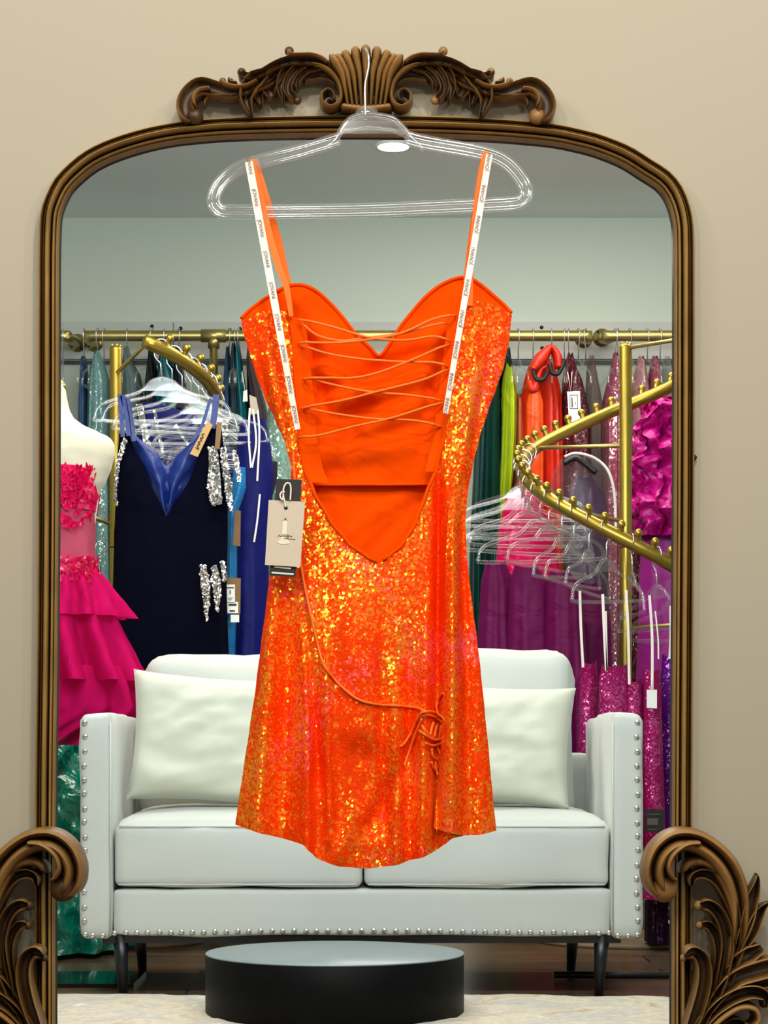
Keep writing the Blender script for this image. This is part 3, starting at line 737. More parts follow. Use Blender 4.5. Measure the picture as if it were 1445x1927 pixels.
card(bm, [ct(388, 815), ct(465, 815), ct(452, 1060), ct(372, 1060)], Yt - .0006, .0004)
card(bm, [ct(350, 1100), ct(440, 1105), ct(425, 1150), ct(500, 1180), ct(518, 1215), ct(440, 1228), ct(340, 1226), ct(284, 1190), ct(350, 1150)], Yt - .0006, .0004)
obj('candlestick_print', bm, M['cream'], gt)
bm = bmesh.new()
for l in ([(300, 1100), (330, 1070), (350, 1100), (375, 1080), (395, 1095), (430, 1080), (445, 1095), (480, 1065), (470, 1110), (500, 1080), (520, 1095), (550, 1088)], [(395, 1150), (420, 1125), (480, 1130), (510, 1145), (540, 1132), (560, 1145), (605, 1142)], [(382, 818), (425, 810), (470, 818)]):
    tube(bm, [P(*ct(p.x, p.y), Yt - .0008) for p in catmull([Vector((a, b, 0)) for a, b in l], 5)], .00032, 4)
p = P(*ct(432, 790), Yt - .0008); ball(bm, p, .0009, 1, .5, 1.6, 8); obj('script_print', bm, M['ink'], gt)
bm = bmesh.new(); p = P(538, 955.5, Yt); tube(bm, [p + Vector((0, -.0006, 0)), p + Vector((0, .0004, 0))], .0024, 16); obj('punched_hole', bm, M['inkblack'], gt)
bm = bmesh.new()
tube(bm, [P(*ct(p.x, p.y), Yt - .003) for p in catmull([Vector((a, b, 0)) for a, b in [(440, 590), (415, 480), (395, 380), (400, 270), (440, 185), (500, 180), (525, 260), (522, 370), (515, 470)]], 8)], .0011, 7)
tube(bm, [P(*ct(p.x, p.y), Yt - .004) for p in catmull([Vector((a, b, 0)) for a, b in [(420, 330), (370, 330), (340, 380), (355, 440), (385, 460), (395, 400)]], 8)], .0011, 7)
obj('string', bm, M['ribbon'], gt)

# ================================================================ SOFA
YS = 5.2; K_ = YS / F
def X(px, Y): return (px - CX) * Y / F
def Z(py, Y): return HC + (CY - py) * Y / F
x0, x1 = X(150, YS), X(1211, YS); zb0, zarm = Z(1770, YS), Z(1342, YS); depth = .66
sofa = thing('loveseat', 'white upholstered loveseat with silver nailhead trim and black legs', 'sofa', ((x0 + x1) / 2, YS + depth / 2, 0))
nail_bm = bmesh.new(); ball(nail_bm, (0, 0, 0), .0072, 1, .75, 1, 12); finish(nail_bm)
nail_me = bpy.data.meshes.new('nailhead'); nail_bm.to_mesh(nail_me); nail_bm.free(); nail_me.materials.append(M['steel'])
def nail(parent, x, z):
    o = bpy.data.objects.new('nailhead', nail_me); COL.objects.link(o); o.parent = parent
    o.location = Vector((x, YS - .001, z)) - rootloc(parent)
aw = X(209, YS) - x0
def wr(p, unit, s=.004, sc=9, seed=0):
    n = fbm(p.x * sc + seed, p.z * sc, p.y * sc); return p + Vector((unit.x, unit.y, unit.z)) * s * n
for sgn, xa, seed in ((-1, x0, 1), (1, x1 - aw, 2)):
    bm = bmesh.new()
    def armf(p, unit, sgn=sgn, seed=seed):
        p = wr(p, unit, .004, 9, seed)
        if unit.z > 0.2: p.z -= .02 * (unit.y * .5 + .5) ** 4 * (unit.z) + .006 * unit.x * sgn * unit.z
        return p
    rbox(bm, (xa + aw / 2, YS + depth / 2, (zb0 + zarm) / 2), (aw, depth, zarm - zb0), .018, 12, armf)
    arm = obj('armrest', bm, M['sofa'], sofa)
    bm = bmesh.new(); xi = xa + aw - .0015 if sgn < 0 else xa + .0015
    tube(bm, [Vector((xi, YS + .003, zb0 + .01)), Vector((xi, YS + .003, zarm - .02))], .0018, 6); obj('seam', bm, M['piping'], arm)
    xo = X(160, YS) if sgn < 0 else X(1199, YS)
    ys_ = [1361 + (1759 - 1361) * i / 15.0 for i in range(16)]
    for i, y in enumerate(ys_): nail(arm, xo + rng.uniform(-.002, .002), Z(y + rng.uniform(-2, 2), YS))
    for dx in (19, 38): nail(arm, X((155 if sgn < 0 else 1201) - sgn * dx, YS), Z(1761, YS))
bz1, bz0 = Z(1674, YS), Z(1764, YS)
bm = bmesh.new(); rbox(bm, ((x0 + x1) / 2, YS + .01 + depth / 2, (bz0 + bz1) / 2), (x1 - x0 - 2 * aw - .002, depth - .02, bz1 - bz0), .012, 14, lambda p, u: wr(p, u, .003, 7, 5))
base_ = obj('seat_base', bm, M['sofa'], sofa)
nx0, nx1 = X(214, YS), X(1148, YS)
for i in range(45): nail(base_, nx0 + (nx1 - nx0) * i / 44 + rng.uniform(-.0015, .0015), Z(1757 - 5 * math.sin(PI * i / 44), YS) + rng.uniform(-.001, .001))
for o in list(base_.children): o.location.y += .011
bm = bmesh.new(); box(bm, ((x0 + x1) / 2, YS + depth / 2, bz0 - .006), (x1 - x0 - .1, depth - .06, .02)); obj('underframe', bm, M['leg'], sofa)
sz0, sz1 = Z(1672, YS), Z(1551, YS); xm = X(682, YS)
for a, b, sd in ((x0 + aw + .003, xm - .002, 3), (xm + .002, x1 - aw - .003, 8)):
    bm = bmesh.new(); w_ = b - a
    def cf(p, u, sd=sd):
        p = wr(p, u, .004, 6, sd)
        if u.z > 0: p.z += .035 * (1 - u.x ** 4) * (1 - max(0, -u.y) ** 6) * (.35 + .65 * min(1, (u.y + 1))) * u.z
        if u.y < 0: p.y -= .008 * (1 - u.x ** 2) * (1 - u.z ** 2)
        return p
    rbox(bm, ((a + b) / 2, YS + .02 + .27, (sz0 + sz1) / 2), (w_, .54, sz1 - sz0), .02, 16, cf); cu = obj('seat_cushion', bm, M['sofa'], sofa)
    bm = bmesh.new()
    for zz in (sz1 - .006, sz0 + .008): tube(bm, [Vector((a + .012 + (w_ - .024) * k / 12, YS + .021 - .008 * (1 - ((k - 6) / 6) ** 2) * .3, zz)) for k in range(13)], .0026, 6)
    obj('piping', bm, M['piping'], cu)
# back cushions
for a, b, sd, top in ((X(263, 5.66), X(684, 5.66), 11, Z(1236, 5.64)), (X(688, 5.66), X(1082, 5.66), 17, Z(1224, 5.64))):
    bm = bmesh.new(); w_ = b - a; hz = top - .40
    def bf(p, u, sd=sd, w_=w_, hz=hz):
        p = wr(p, u, .010, 5, sd); r_ = .07
        ex, ez = abs(p.x) - (w_ / 2 - r_), p.z - (hz / 2 - r_)
        if ex > 0 and ez > 0:
            d = math.hypot(ex, ez)
            if d > r_: k = r_ / d; p.x = math.copysign(w_ / 2 - r_ + ex * k, p.x); p.z = hz / 2 - r_ + ez * k
        if u.y < 0: p.y -= .035 * (1 - u.x ** 2) * (1 - u.z ** 2)
        p.z += .008 * u.z * (1 - u.x ** 2)
        return p
    rbox(bm, ((a + b) / 2, 5.73, .40 + hz / 2), (w_, .13, hz), .045, 18, bf, Matrix.Rotation(-.13, 3, 'X')); cu = obj('back_cushion', bm, M['sofa'], sofa)
bm = bmesh.new(); rbox(bm, ((x0 + x1) / 2, YS + depth - .005, .36), (x1 - x0 - .06, .05, .42), .02, 8); obj('back_frame', bm, M['sofa'], sofa)
for px, Yl in ((231, YS + .045), (1128, YS + .045), (267, YS + .56), (1075, YS + .56)):
    bm = bmesh.new(); xx = X(px, Yl); lean = .006 if px < 700 else -.006
    cyl(bm, (xx - lean, Yl, zb0 + .012), (xx + lean * .3, Yl, 0), .019, 20, .0105); obj('leg', bm, M['leg'], sofa)
# scatter pillows
def pillow(name, label, ctr, w, h, rotz, tilt, roll, seed, th=.075):
    R = Matrix.Rotation(rotz, 3, 'Z') @ Matrix.Rotation(tilt, 3, 'X') @ Matrix.Rotation(roll, 3, 'Y'); bm = bmesh.new(); N = 34
    for side in (-1, 1):
        def f(u, v):
            a, b = u * 2 - 1, v * 2 - 1
            t_ = th * ((1 - a ** 4) * (1 - b ** 4)) ** .55
            pinch = 1 - .07 * (1 - a * a) * abs(b) ** 3; pinch2 = 1 - .07 * (1 - b * b) * abs(a) ** 3
            x, z = a * w / 2 * pinch2, b * h / 2 * pinch
            rad = max(abs(a), abs(b)); wk = .0
            wk = .012 * fbm(a * 1.4 + b * .8 + seed, b * 2.6 - a - seed, seed) + .018 * math.sin(6 * (a * .6 + b) + seed) * math.exp(-((a * a - 1) ** 2 + (b + .55) ** 2 * 2) * 2.0)
            return Vector(ctr) + R @ Vector((x, side * -1 * (t_ + wk * (t_ / th)), z))
        surf(bm, f, N, N)
    bmesh.ops.remove_doubles(bm, verts=bm.verts, dist=.0008); bmesh.ops.recalc_face_normals(bm, faces=bm.faces)
    return tag(obj(name, bm, M['pillow']), label, 'pillow', 'white scatter pillows on the loveseat')
pl = pillow('scatter_pillow', 'square white pillow leaning on the left arm of the loveseat', (X(395, 5.5), 5.46, Z(1391, 5.5)), .385, .325, .18, -.2, .07, 2.3)
pr = pillow('scatter_pillow', 'square white pillow leaning on the right arm of the loveseat', (X(932, 5.5), 5.475, Z(1402, 5.5)), .375, .305, -.12, -.2, .05, 6.1)

# ================================================================ LOW ROUND TABLE, RUG
YT = 4.8; ht = Z(1792, YT); rt = 243 * YT / F
tb = thing('round_coffee_table', 'low round black drum coffee table in front of the white loveseat', 'table', (X(630, YT), YT, 0))
bm = bmesh.new(); disc(bm, (X(630, YT), YT, 0), rt, ht - .0035, 80, .0012); obj('drum', bm, M['black'], tb)
bm = bmesh.new(); disc(bm, (X(630, YT), YT, ht - .0035), rt, .0035, 80, .0012); obj('tabletop', bm, M['tabletop'], tb)
t = NT('shaggy_rug'); co = t.coords(); mp = t.n('ShaderNodeMapping'); mp.inputs['Scale'].default_value = (1, 1.2, 1); t.l(co, mp.inputs['Vector'])
n1 = t.noise(5, 4, mp.outputs[0], .6, 1.5).outputs[0]; n2 = t.noise(90, 3, mp.outputs[0]).outputs[0]
c = t.ramp(n1, [(.3, srgb(170, 146, 116)), (.44, srgb(214, 200, 176)), (.58, srgb(186, 178, 170)), (.7, srgb(232, 224, 208))])
c = t.mix(.35, c, t.ramp(n2, [(.3, (.55, .5, .45, 1)), (.7, (1.2, 1.2, 1.2, 1))]), 'MULTIPLY')
M['rug'] = t.done(t.pbsdf(c, .9, 0, t.bump(n2, .6, .008), **{'Sheen__Weight': .3}))
bm = bmesh.new(); ra, rb_ = -1.15, X(1258, 5.16)
def rugf(u, v):
    x = ra + (rb_ - ra) * u; back = 5.17 + .035 * fbm(x * 2.6, 1.0) + .03 * fbm(x * 7, 4.0); yy = 3.9 + (back - 3.9) * v
    e = min(1, min(v, 1 - v) * 14, min(u, 1 - u) * 22); h = .004 + .016 * math.sqrt(max(0, e)) + .006 * fbm(x * 9, yy * 9, 2) * e + .012 * sm(.92, .985, v) * (1 - sm(.985, 1, v)) * (.5 + fbm(x * 4, 7)) * (1 if x < -.3 else .35)
    return Vector((x + .02 * fbm(yy * 6, 3) * (1 if u > .97 else 0), yy, max(.003, h)))
surf(bm, rugf, 150, 90)
tag(obj('shag_rug', bm, M['rug']), 'cream and grey shaggy rug on the dark floor under the round table', 'rug')

# ================================================================ GARMENTS: helpers and materials
def gown_bm(rows, Y, depth, nf=9, amp=.12, seed=0, nth=72, nr=40, sag=0.0, bm=None, ruffle=None, closed=True, sq=1.0):
    """closed hanging garment; rows (y, x left, x right) in px at distance Y, depth = half depth in m (top, bottom)"""
    bm = bm or bmesh.new(); r_ = random.Random(seed); rows = sorted(rows)
    L, R = edge([(a[1], a[0]) for a in rows]), edge([(a[2], a[0]) for a in rows]); y0, y1 = rows[0][0], rows[-1][0]
    waves = [(r_.randint(max(2, nf - 4), nf + 5), r_.uniform(0, 2 * PI), r_.uniform(.4, 1), r_.uniform(-.8, .8)) for _ in range(5)]
    tot = sum(w_[2] for w_ in waves)
    def f(u, v):
        y = y0 + (y1 - y0) * v; xl, xr = L(y), R(y); th = 2 * PI * u
        rip = sum(a * math.sin(n * th + ph + tw * v * 2) for n, ph, a, tw in waves) / tot
        k = amp * (.15 + .85 * v ** .8)
        c_, s_ = math.cos(th), math.sin(th); c_, s_ = math.copysign(abs(c_) ** sq, c_), math.copysign(abs(s_) ** sq, s_); hw = (xr - xl) / 2; d = lerplist(depth, v)
        px = (xl + xr) / 2 + hw * c_ * (1 + k * rip * .5)
        p = P(px, y, Y); p.y -= d * s_ * (1 + k * rip * 1.6); p.z += sag * c_ * c_ * (1 - v)
        p.y += .004 * fbm(px * .03, y * .02, seed)
        if ruffle: p.y -= ruffle * fbm(u * 14, v * 7, seed); p.x += ruffle * .6 * fbm(u * 14 + 9, v * 7, seed)
        return p
    surf(bm, f, nth, nr); bmesh.ops.remove_doubles(bm, verts=bm.verts, dist=.0003)
    return bm
SEQ = lambda n, a, b, c_, s=170, gl=.5, dens=.5: sequins(n, srgb(*a), srgb(*b), srgb(*c_), s, .9, gl, dens, .25)
G = {}
G['navy'] = satin('navy_velvet', srgb(3, 4, 20), .9, 6, .25, .06); G['royal'] = satin('royal_blue_satin', srgb(7, 36, 112), .42, 8, .4)
G['cobalt'] = satin('cobalt_crepe', srgb(3, 10, 92), .6, 6, .3, .2); G['turq'] = satin('turquoise_satin', srgb(0, 112, 176), .4, 8)
G['aqua'] = SEQ('aqua_sequins', (120, 160, 160), (190, 225, 220), (90, 140, 150)); G['denim'] = satin('denim_blue_satin', srgb(52, 84, 124), .5)
G['greyteal'] = tulle('grey_teal_tulle', srgb(120, 140, 140), .8); G['blk'] = satin('black_crepe', srgb(16, 16, 18), .6); G['teal'] = satin('teal_satin', srgb(0, 88, 98), .4)
G['slate'] = satin('slate_satin', srgb(70, 88, 98), .5); G['ink'] = satin('ink_navy_satin', srgb(18, 22, 44), .5); G['plum'] = satin('dark_plum_satin', srgb(46, 30, 40), .5)
G['sea'] = SEQ('seafoam_sequins', (118, 152, 138), (200, 225, 210), (100, 140, 130), 120, .4); G['emer'] = satin('dark_emerald_satin', srgb(4, 54, 50), .5, 6, .5, .3)
G['gblk'] = SEQ('black_green_sequins', (8, 22, 20), (120, 150, 150), (10, 40, 36), 190, .5, .3); G['lime'] = satin('lime_satin', srgb(172, 196, 26), .45)
G['peach'] = satin('peach_satin', srgb(226, 140, 92), .5); G['red'] = satin('scarlet_satin', srgb(214, 38, 8), .42, 9, .6); G['tang'] = satin('tangerine_satin', srgb(240, 78, 16), .4, 12, .6)
G['burg'] = SEQ('burgundy_sequins', (84, 26, 40), (225, 190, 195), (120, 50, 60), 130, .5, .3); G['mauve'] = tulle('mauve_tulle', srgb(120, 96, 92), .6)
G['rose'] = SEQ('rose_sequins', (150, 66, 92), (235, 205, 210), (190, 110, 130), 140, .5, .5); G['blush'] = SEQ('blush_sequins', (182, 128, 132), (240, 225, 220), (210, 160, 165), 140, .5, .5)
G['smoke'] = tulle('smoky_plastic_cover', srgb(150, 146, 140), .45); G['amber'] = satin('amber_satin', srgb(236, 130, 30), .4)
G['fuch'] = satin('fuchsia_taffeta', srgb(196, 10, 132), .36, 13, .8); G['orch'] = satin('orchid_satin', srgb(168, 22, 142), .5, 6)
G['magenta'] = satin('deep_magenta_chiffon', srgb(98, 0, 68), .6, 8, .6, .2); G['hot'] = SEQ('hot_pink_sequins', (206, 14, 84), (255, 110, 160), (226, 30, 110), 110, .3, .3)
G['cran'] = SEQ('cranberry_sequins', (150, 14, 84), (240, 130, 190), (120, 10, 90), 230, .45, .45); G['purp'] = SEQ('purple_sequins', (86, 12, 110), (190, 110, 220), (60, 10, 90), 200, .45, .4)
G['dkplum'] = SEQ('black_plum_sequins', (30, 8, 34), (190, 130, 170), (60, 20, 60), 120, .4, .25); G['emsat'] = satin('emerald_taffeta', srgb(0, 134, 112), .16, 10, 1.0, 1.0)
G['pinkt'] = tulle('hot_pink_tulle', srgb(216, 22, 104), .84); G['pinkm'] = tulle('sheer_pink_mesh', srgb(214, 90, 120), .85); G['petal'] = SEQ('pink_petal_sequins', (222, 16, 86), (255, 130, 170), (190, 8, 70), 60, .35, .4)
G['silver'] = sequins('crystal_beading', srgb(120, 120, 118), (1, 1, .97, 1), srgb(40, 40, 46), 150, 1.5, .85, 1.0, .15)
G['inplum'] = satin('dark_purple_satin', srgb(66, 8, 62), .5, 8)
G['cover'] = acrylic('clear_garment_bag', (.82, .78, .82, 1), .02, .25, .25, .012)

# clear hangers: one mesh pair shared by all
def hanger_meshes():
    b = bmesh.new(); o = [(0, -.085), (.03, -.094), (.05, -.112), (.075, -.128), (.16, -.152), (.187, -.172), (.193, -.192), (.183, -.205), (0, -.208)]
    pts = [Vector((x, 0, z)) for x, z in o] + [Vector((-x, 0, z)) for x, z in o[-2:0:-1]]
    tube(b, catmull(pts, 4, True), .0058, 8, True, .8)
    def f(u, v): x = (u * 2 - 1) * (.012 + .05 * v); return Vector((x, 0, -.087 - .034 * v + .008 * abs(u * 2 - 1) * 0))
    surf(b, f, 4, 3); finish(b); m1 = bpy.data.meshes.new('hanger_body'); b.to_mesh(m1); b.free(); m1.materials.append(M['acrylic_far'])
    b = bmesh.new(); pts = [Vector((.024 * math.cos(a), 0, .004 + .024 * math.sin(a))) for a in [(-.3 + i * (PI + .3) / 10) for i in range(11)]] + [Vector((-.018, 0, -.024)), Vector((-.003, 0, -.042)), Vector((0, 0, -.086))]
    tube(b, pts, .0022, 7); finish(b); m2 = bpy.data.meshes.new('hanger_hook'); b.to_mesh(m2); b.free(); m2.materials.append(M['wire'])
    return m1, m2
HB, HK = hanger_meshes()
def hanger(loc, rotz, label, group, tilt=0.0, scale=1.0):
    o = thing('clear_hanger', label, 'hanger', loc, group, rotz); o.rotation_euler = (0, tilt, rotz); o.scale = (scale,) * 3
    for n, me in (('hanger_body', HB), ('hook', HK)):
        c_ = bpy.data.objects.new(n, me); COL.objects.link(c_); c_.parent = o
    return o
def simple_tag(name, label, corners, Y, mat, prints=(), loop=None, group=None):
    o = thing(name, label, 'tag', P(sum(c[0] for c in corners) / 4, max(c[1] for c in corners), Y), group)
    bm = bmesh.new(); card(bm, corners, Y, .0015); obj('card', bm, mat, o)
    for m_, quads in prints:
        bm = bmesh.new()
        for q in quads: card(bm, q, Y - .001, .0006)
        obj('print', bm, m_, o)
    if loop:
        bm = bmesh.new(); tube(bm, [P(a, b, Y - .001) for a, b in loop], .0016, 5); obj('string', bm, M['ribbon'], o)
    return o
def rect(a, b, c_, d): return [(a, b), (c_, b), (c_, d), (a, d)]

# ================================================================ WALL RAILS
YR = 8.05; zr_ = Z(632, YR)
def pipe(parent, name, pts, r, mat=None): 
    bm = bmesh.new(); tube(bm, pts, r, 16); return obj(name, bm, mat or M['goldpale'], parent)
def flange(parent, px, py):
    c_ = P(px, py, YB - .012); bm = bmesh.new(); tube(bm, [c_ + Vector((0, -.006, 0)), c_ + Vector((0, .012, 0))], .034, 32)
    tube(bm, [c_ + Vector((0, -.02, 0)), c_], .02, 20); fl = obj('flange', bm, M['goldpale'], parent)
    for k in range(4):
        a = .6 + k * PI / 2; q = c_ + Vector((math.cos(a) * .025, -.007, math.sin(a) * .025)); bm = bmesh.new(); tube(bm, [q, q + Vector((0, .002, 0))], .0045, 8); obj('bolt_hole', bm, M['leg'], fl)
    return c_
def elbow(rail_end, fc, sgn):
    return catmull([fc + Vector((0, .005, 0)), Vector((fc.x, YR + .06, zr_)), Vector((fc.x + sgn * .02, YR + .015, zr_)), Vector((fc.x + sgn * .07, YR, zr_)), rail_end], 6)
r1 = thing('garment_rail', 'short brass pipe rail with round wall flange at the far left', 'clothes rail', (X(60, YR), YR, zr_), 'brass pipe rails on the back wall')
fc = flange(r1, 146, 646); pipe(r1, 'rail', elbow(Vector((X(-300, YR), YR, zr_)), fc, -1), .0195)
r2 = thing('garment_rail', 'long brass pipe rail with a central T post behind the dresses', 'clothes rail', (X(640, YR), YR, 0), 'brass pipe rails on the back wall')
fc = flange(r2, 178, 645); fc2 = flange(r2, 1098, 638)
pipe(r2, 'rail', elbow(Vector((X(640, YR), YR, zr_)), fc, 1) + elbow(Vector((X(641, YR), YR, zr_)), fc2, -1)[::-1], .0195)
bm = bmesh.new(); xx = X(402, YR); tube(bm, [Vector((xx - .045, YR, zr_)), Vector((xx + .045, YR, zr_))], .024, 20); tube(bm, [Vector((xx, YR, zr_)), Vector((xx, YR, zr_ - .045))], .021, 16); obj('tee_fitting', bm, M['goldpale'], r2)
pipe(r2, 'post', [Vector((xx, YR, zr_)), Vector((xx, YR, 1)), Vector((xx, YR, 0))], .0155)
r3 = thing('garment_rail', 'brass pipe rail with round wall flange at the far right', 'clothes rail', (X(1260, YR), YR, zr_), 'brass pipe rails on the back wall')
fc = flange(r3, 1132, 636); pipe(r3, 'rail', elbow(Vector((X(1700, YR), YR, zr_)), fc, 1), .0195)

# garments on the wall rails: short name, label, material, rows, hook px, extra depth
RAIL = [
 ('denim blue gown', 'denim blue satin gown hanging at the left end of the wall rail', 'denim', [(690, 154, 163), (770, 150, 167), (1560, 146, 172)], 158, 3),
 ('aqua sequin gown', 'pale aqua sequin gown on the wall rail left of the gold pole', 'aqua', [(680, 178, 190), (710, 167, 205), (800, 164, 206), (1560, 160, 214)], 184, 5),
 ('grey teal tulle gown', 'sheer grey teal tulle gown on the wall rail right of the gold pole', 'greyteal', [(672, 232, 246), (730, 228, 268), (1560, 220, 272)], 239, 5),
 ('black crepe gown', 'narrow black crepe gown on the wall rail beside the teal satin gown', 'blk', [(668, 280, 290), (740, 273, 302), (1560, 270, 306)], 286, 4),
 ('teal satin gown', 'teal satin gown on the wall rail above the stack of clear hangers', 'teal', [(668, 300, 318), (760, 292, 348), (1560, 288, 352)], 309, 6),
 ('ink navy gown', 'ink navy satin gown on the wall rail behind the spiral rail', 'ink', [(672, 328, 342), (780, 322, 356), (1560, 318, 360)], 336, 4),
 ('blue satin gown', 'mid blue satin gown on the wall rail right of the T post', 'denim', [(672, 424, 434), (780, 418, 437), (1560, 412, 440)], 431, 4),
 ('slate gown', 'slate grey satin gown on the wall rail between blue and teal gowns', 'slate', [(664, 434, 446), (780, 434, 453), (1560, 432, 458)], 441, 4),
 ('dark teal gown', 'dark teal satin gown on the wall rail with a white oval tag', 'teal', [(662, 442, 454), (800, 446, 470), (1560, 446, 476)], 449, 4),
 ('dark plum gown', 'dark plum satin gown on the wall rail beside the orange sequin dress', 'plum', [(668, 464, 474), (800, 466, 506), (1560, 462, 512)], 468, 4),
 ('emerald gown', 'long dark emerald satin gown hanging right behind the orange dress', 'emer', [(690, 915, 940), (800, 895, 942), (1060, 884, 942), (1560, 880, 946)], 915, 8),
 ('black green sequin gown', 'black green sequin gown squeezed beside the lime dress on the rail', 'gblk', [(674, 950, 962), (740, 936, 966), (820, 930, 960), (1560, 928, 958)], 955, 4),
 ('lime gown', 'bright lime green satin dress hanging on the wall rail', 'lime', [(704, 947, 966), (740, 944, 972), (820, 942, 972), (880, 940, 968), (930, 938, 962), (1560, 936, 962)], 956, 4),
 ('peach gown', 'thin peach satin gown between the lime and scarlet dresses', 'peach', [(760, 966, 984), (900, 964, 986), (1560, 962, 988)], 975, 3),
 ('scarlet gown', 'scarlet satin gown with a big folded bow and black straps on the rail', 'red', [(688, 990, 1046), (760, 980, 1057), (880, 976, 1060), (1560, 972, 1064)], 1038, 7),
 ('burgundy sequin gown', 'burgundy sequin gown on the wall rail beside the white tag', 'burg', [(684, 1062, 1082), (740, 1058, 1098), (800, 1056, 1110), (1560, 1050, 1116)], 1070, 5),
 ('mauve tulle gown', 'sheer mauve tulle gown on the wall rail under the right flange', 'mauve', [(688, 1104, 1120), (800, 1100, 1138), (1560, 1098, 1142)], 1088, 4),
 ('rose sequin gown', 'dusty rose sequin gown on the wall rail left of the right gold pole', 'rose', [(684, 1150, 1164), (780, 1132, 1172), (1560, 1112, 1180)], 1158, 6),
 ('blush sequin gown', 'blush pink sequin gown on the wall rail right of the gold pole', 'blush', [(690, 1196, 1214), (760, 1186, 1224), (1560, 1180, 1230)], 1185, 5),
 ('pale rose gown', 'pale rose sequin gown second from the right end of the wall rail', 'rose', [(690, 1222, 1240), (770, 1218, 1250), (1560, 1214, 1256)], 1218, 5),
 ('smoky gown', 'smoky plastic covered gown at the right end of the wall rail', 'smoke', [(690, 1246, 1262), (770, 1242, 1276), (1560, 1240, 1284)], 1242, 5)]
for i, (short, label, mat, rows, hx, nf_) in enumerate(RAIL):
    Yg = YR + (.0 if i % 2 else .012) - {'lime gown': .09, 'scarlet gown': .05, 'emerald gown': .05, 'burgundy sequin gown': .03, 'dark teal gown': .03, 'teal satin gown': .03}.get(short, 0)
    a_ = rows[0]; m_ = (a_[1] + a_[2]) / 2; rows = [(a_[0] - 4, m_ + (a_[1] - m_) * .35, m_ + (a_[2] - m_) * .35), (a_[0] + 14, m_ + (a_[1] - m_) * .9, m_ + (a_[2] - m_) * .9)] + [r for r in rows[1:]]
    g_ = thing('evening_gown', label, 'dress', P((rows[-1][1] + rows[-1][2]) / 2, rows[-1][0], Yg), 'gowns on the wall rails')
    obj('gown_body', gown_bm(rows, Yg, (.10, .19), nf_ + 6, .26, 100 + i, 56, 34, .03), G[mat], g_)
    if short == 'scarlet gown':
        bm = bmesh.new()
        for l, w_ in (([(1000, 700), (1018, 676), (1037, 652)], [8, 14, 6]), ([(1036, 652), (1048, 672), (1050, 696)], [5, 9, 7])): stroke(bm, l, w_, YR - .2, .05, ROUND)
        stroke(bm, [(994, 716), (1004, 735), (1016, 700), (1030, 690)], [6, 9, 6, 3], YR - .2, .03, ROUND)
        obj('bow', bm, G['red'], g_)
        bm = bmesh.new()
        tube(bm, [P(p.x, p.y, YR - .235) for p in catmull([Vector((a, b, 0)) for a, b in [(1003, 690), (1006, 708), (1014, 715), (1024, 712), (1031, 700)]], 6)], .008, 8)
        tube(bm, [P(p.x, p.y, YR - .235) for p in catmull([Vector((a, b, 0)) for a, b in [(1034, 684), (1038, 700), (1048, 704), (1056, 694), (1062, 676)]], 6)], .008, 8)
        obj('strap', bm, G['blk'], g_)
        bm = gown_bm([(720, 1000, 1012), (760, 990, 1022), (860, 990, 1022), (960, 986, 1022)], YR - .19, (.03, .03), 6, .3, 55, 30, 24); obj('front_drape', bm, G['tang'], g_)
    hanger(Vector((X(hx, YR), YR, zr_ + .0)), PI / 2 + rng.uniform(-.22, .22), 'clear hanger on the wall rail holding the ' + short, 'clear hangers on the wall rails')
for hx, nm in ((118, 'at the far left, left of the wall flange'), (196, 'just right of the left flange, empty'), (1003, 'empty, left of the scarlet bow dress'), (1062, 'empty, right of the scarlet bow dress'), (1102, 'beside the right elbow of the long rail'), (1163, 'beside the flange at the right')):
    hanger(Vector((X(hx, YR), YR, zr_)), PI / 2 + rng.uniform(-.3, .3), 'clear hanger on the wall rail ' + nm, 'clear hangers on the wall rails')
sf = thing('evening_gown', 'seafoam sequin gown hanging between the cobalt gown and the orange dress', 'dress', P(522, 1560, 7.4))
obj('gown_body', gown_bm([(770, 505, 540), (830, 498, 550), (960, 500, 556), (1560, 480, 600)], 7.4, (.05, .12), 9, .15, 71), G['sea'], sf)
hanger(P(522, 742, 7.4), .25, 'clear hanger holding the seafoam sequin gown', 'clear hangers on the left spiral rack')
simple_tag('price_tag', 'white oval price tag hanging among the blue gowns on the wall rail', [(458, 736), (465, 733), (466, 755), (457, 756)], YR - .24, M['white'], (), [(455, 700), (461, 735)])
simple_tag('price_tag', 'grey card tag on the dark plum gown beside the orange dress', [(469, 743), (482, 748), (488, 778), (472, 780)], YR - .24, M['greytag'])
simple_tag('price_tag', 'long white tag with a printed box over the burgundy sequin gown', [(1067, 737), (1091, 736), (1094, 796), (1071, 796)], YR - .24, M['white'],
           [(M['ink'], [rect(1072, 743, 1087, 744.2), rect(1072, 768, 1088, 769.2), rect(1072, 743, 1073.2, 769), rect(1086, 743, 1087.2, 769)]), (M['inkblack'], [[(1075, 748), (1077, 748), (1078, 766), (1075.5, 766)], rect(1082, 756, 1083, 762)])], [(1068, 700), (1074, 737), (1076, 700)])

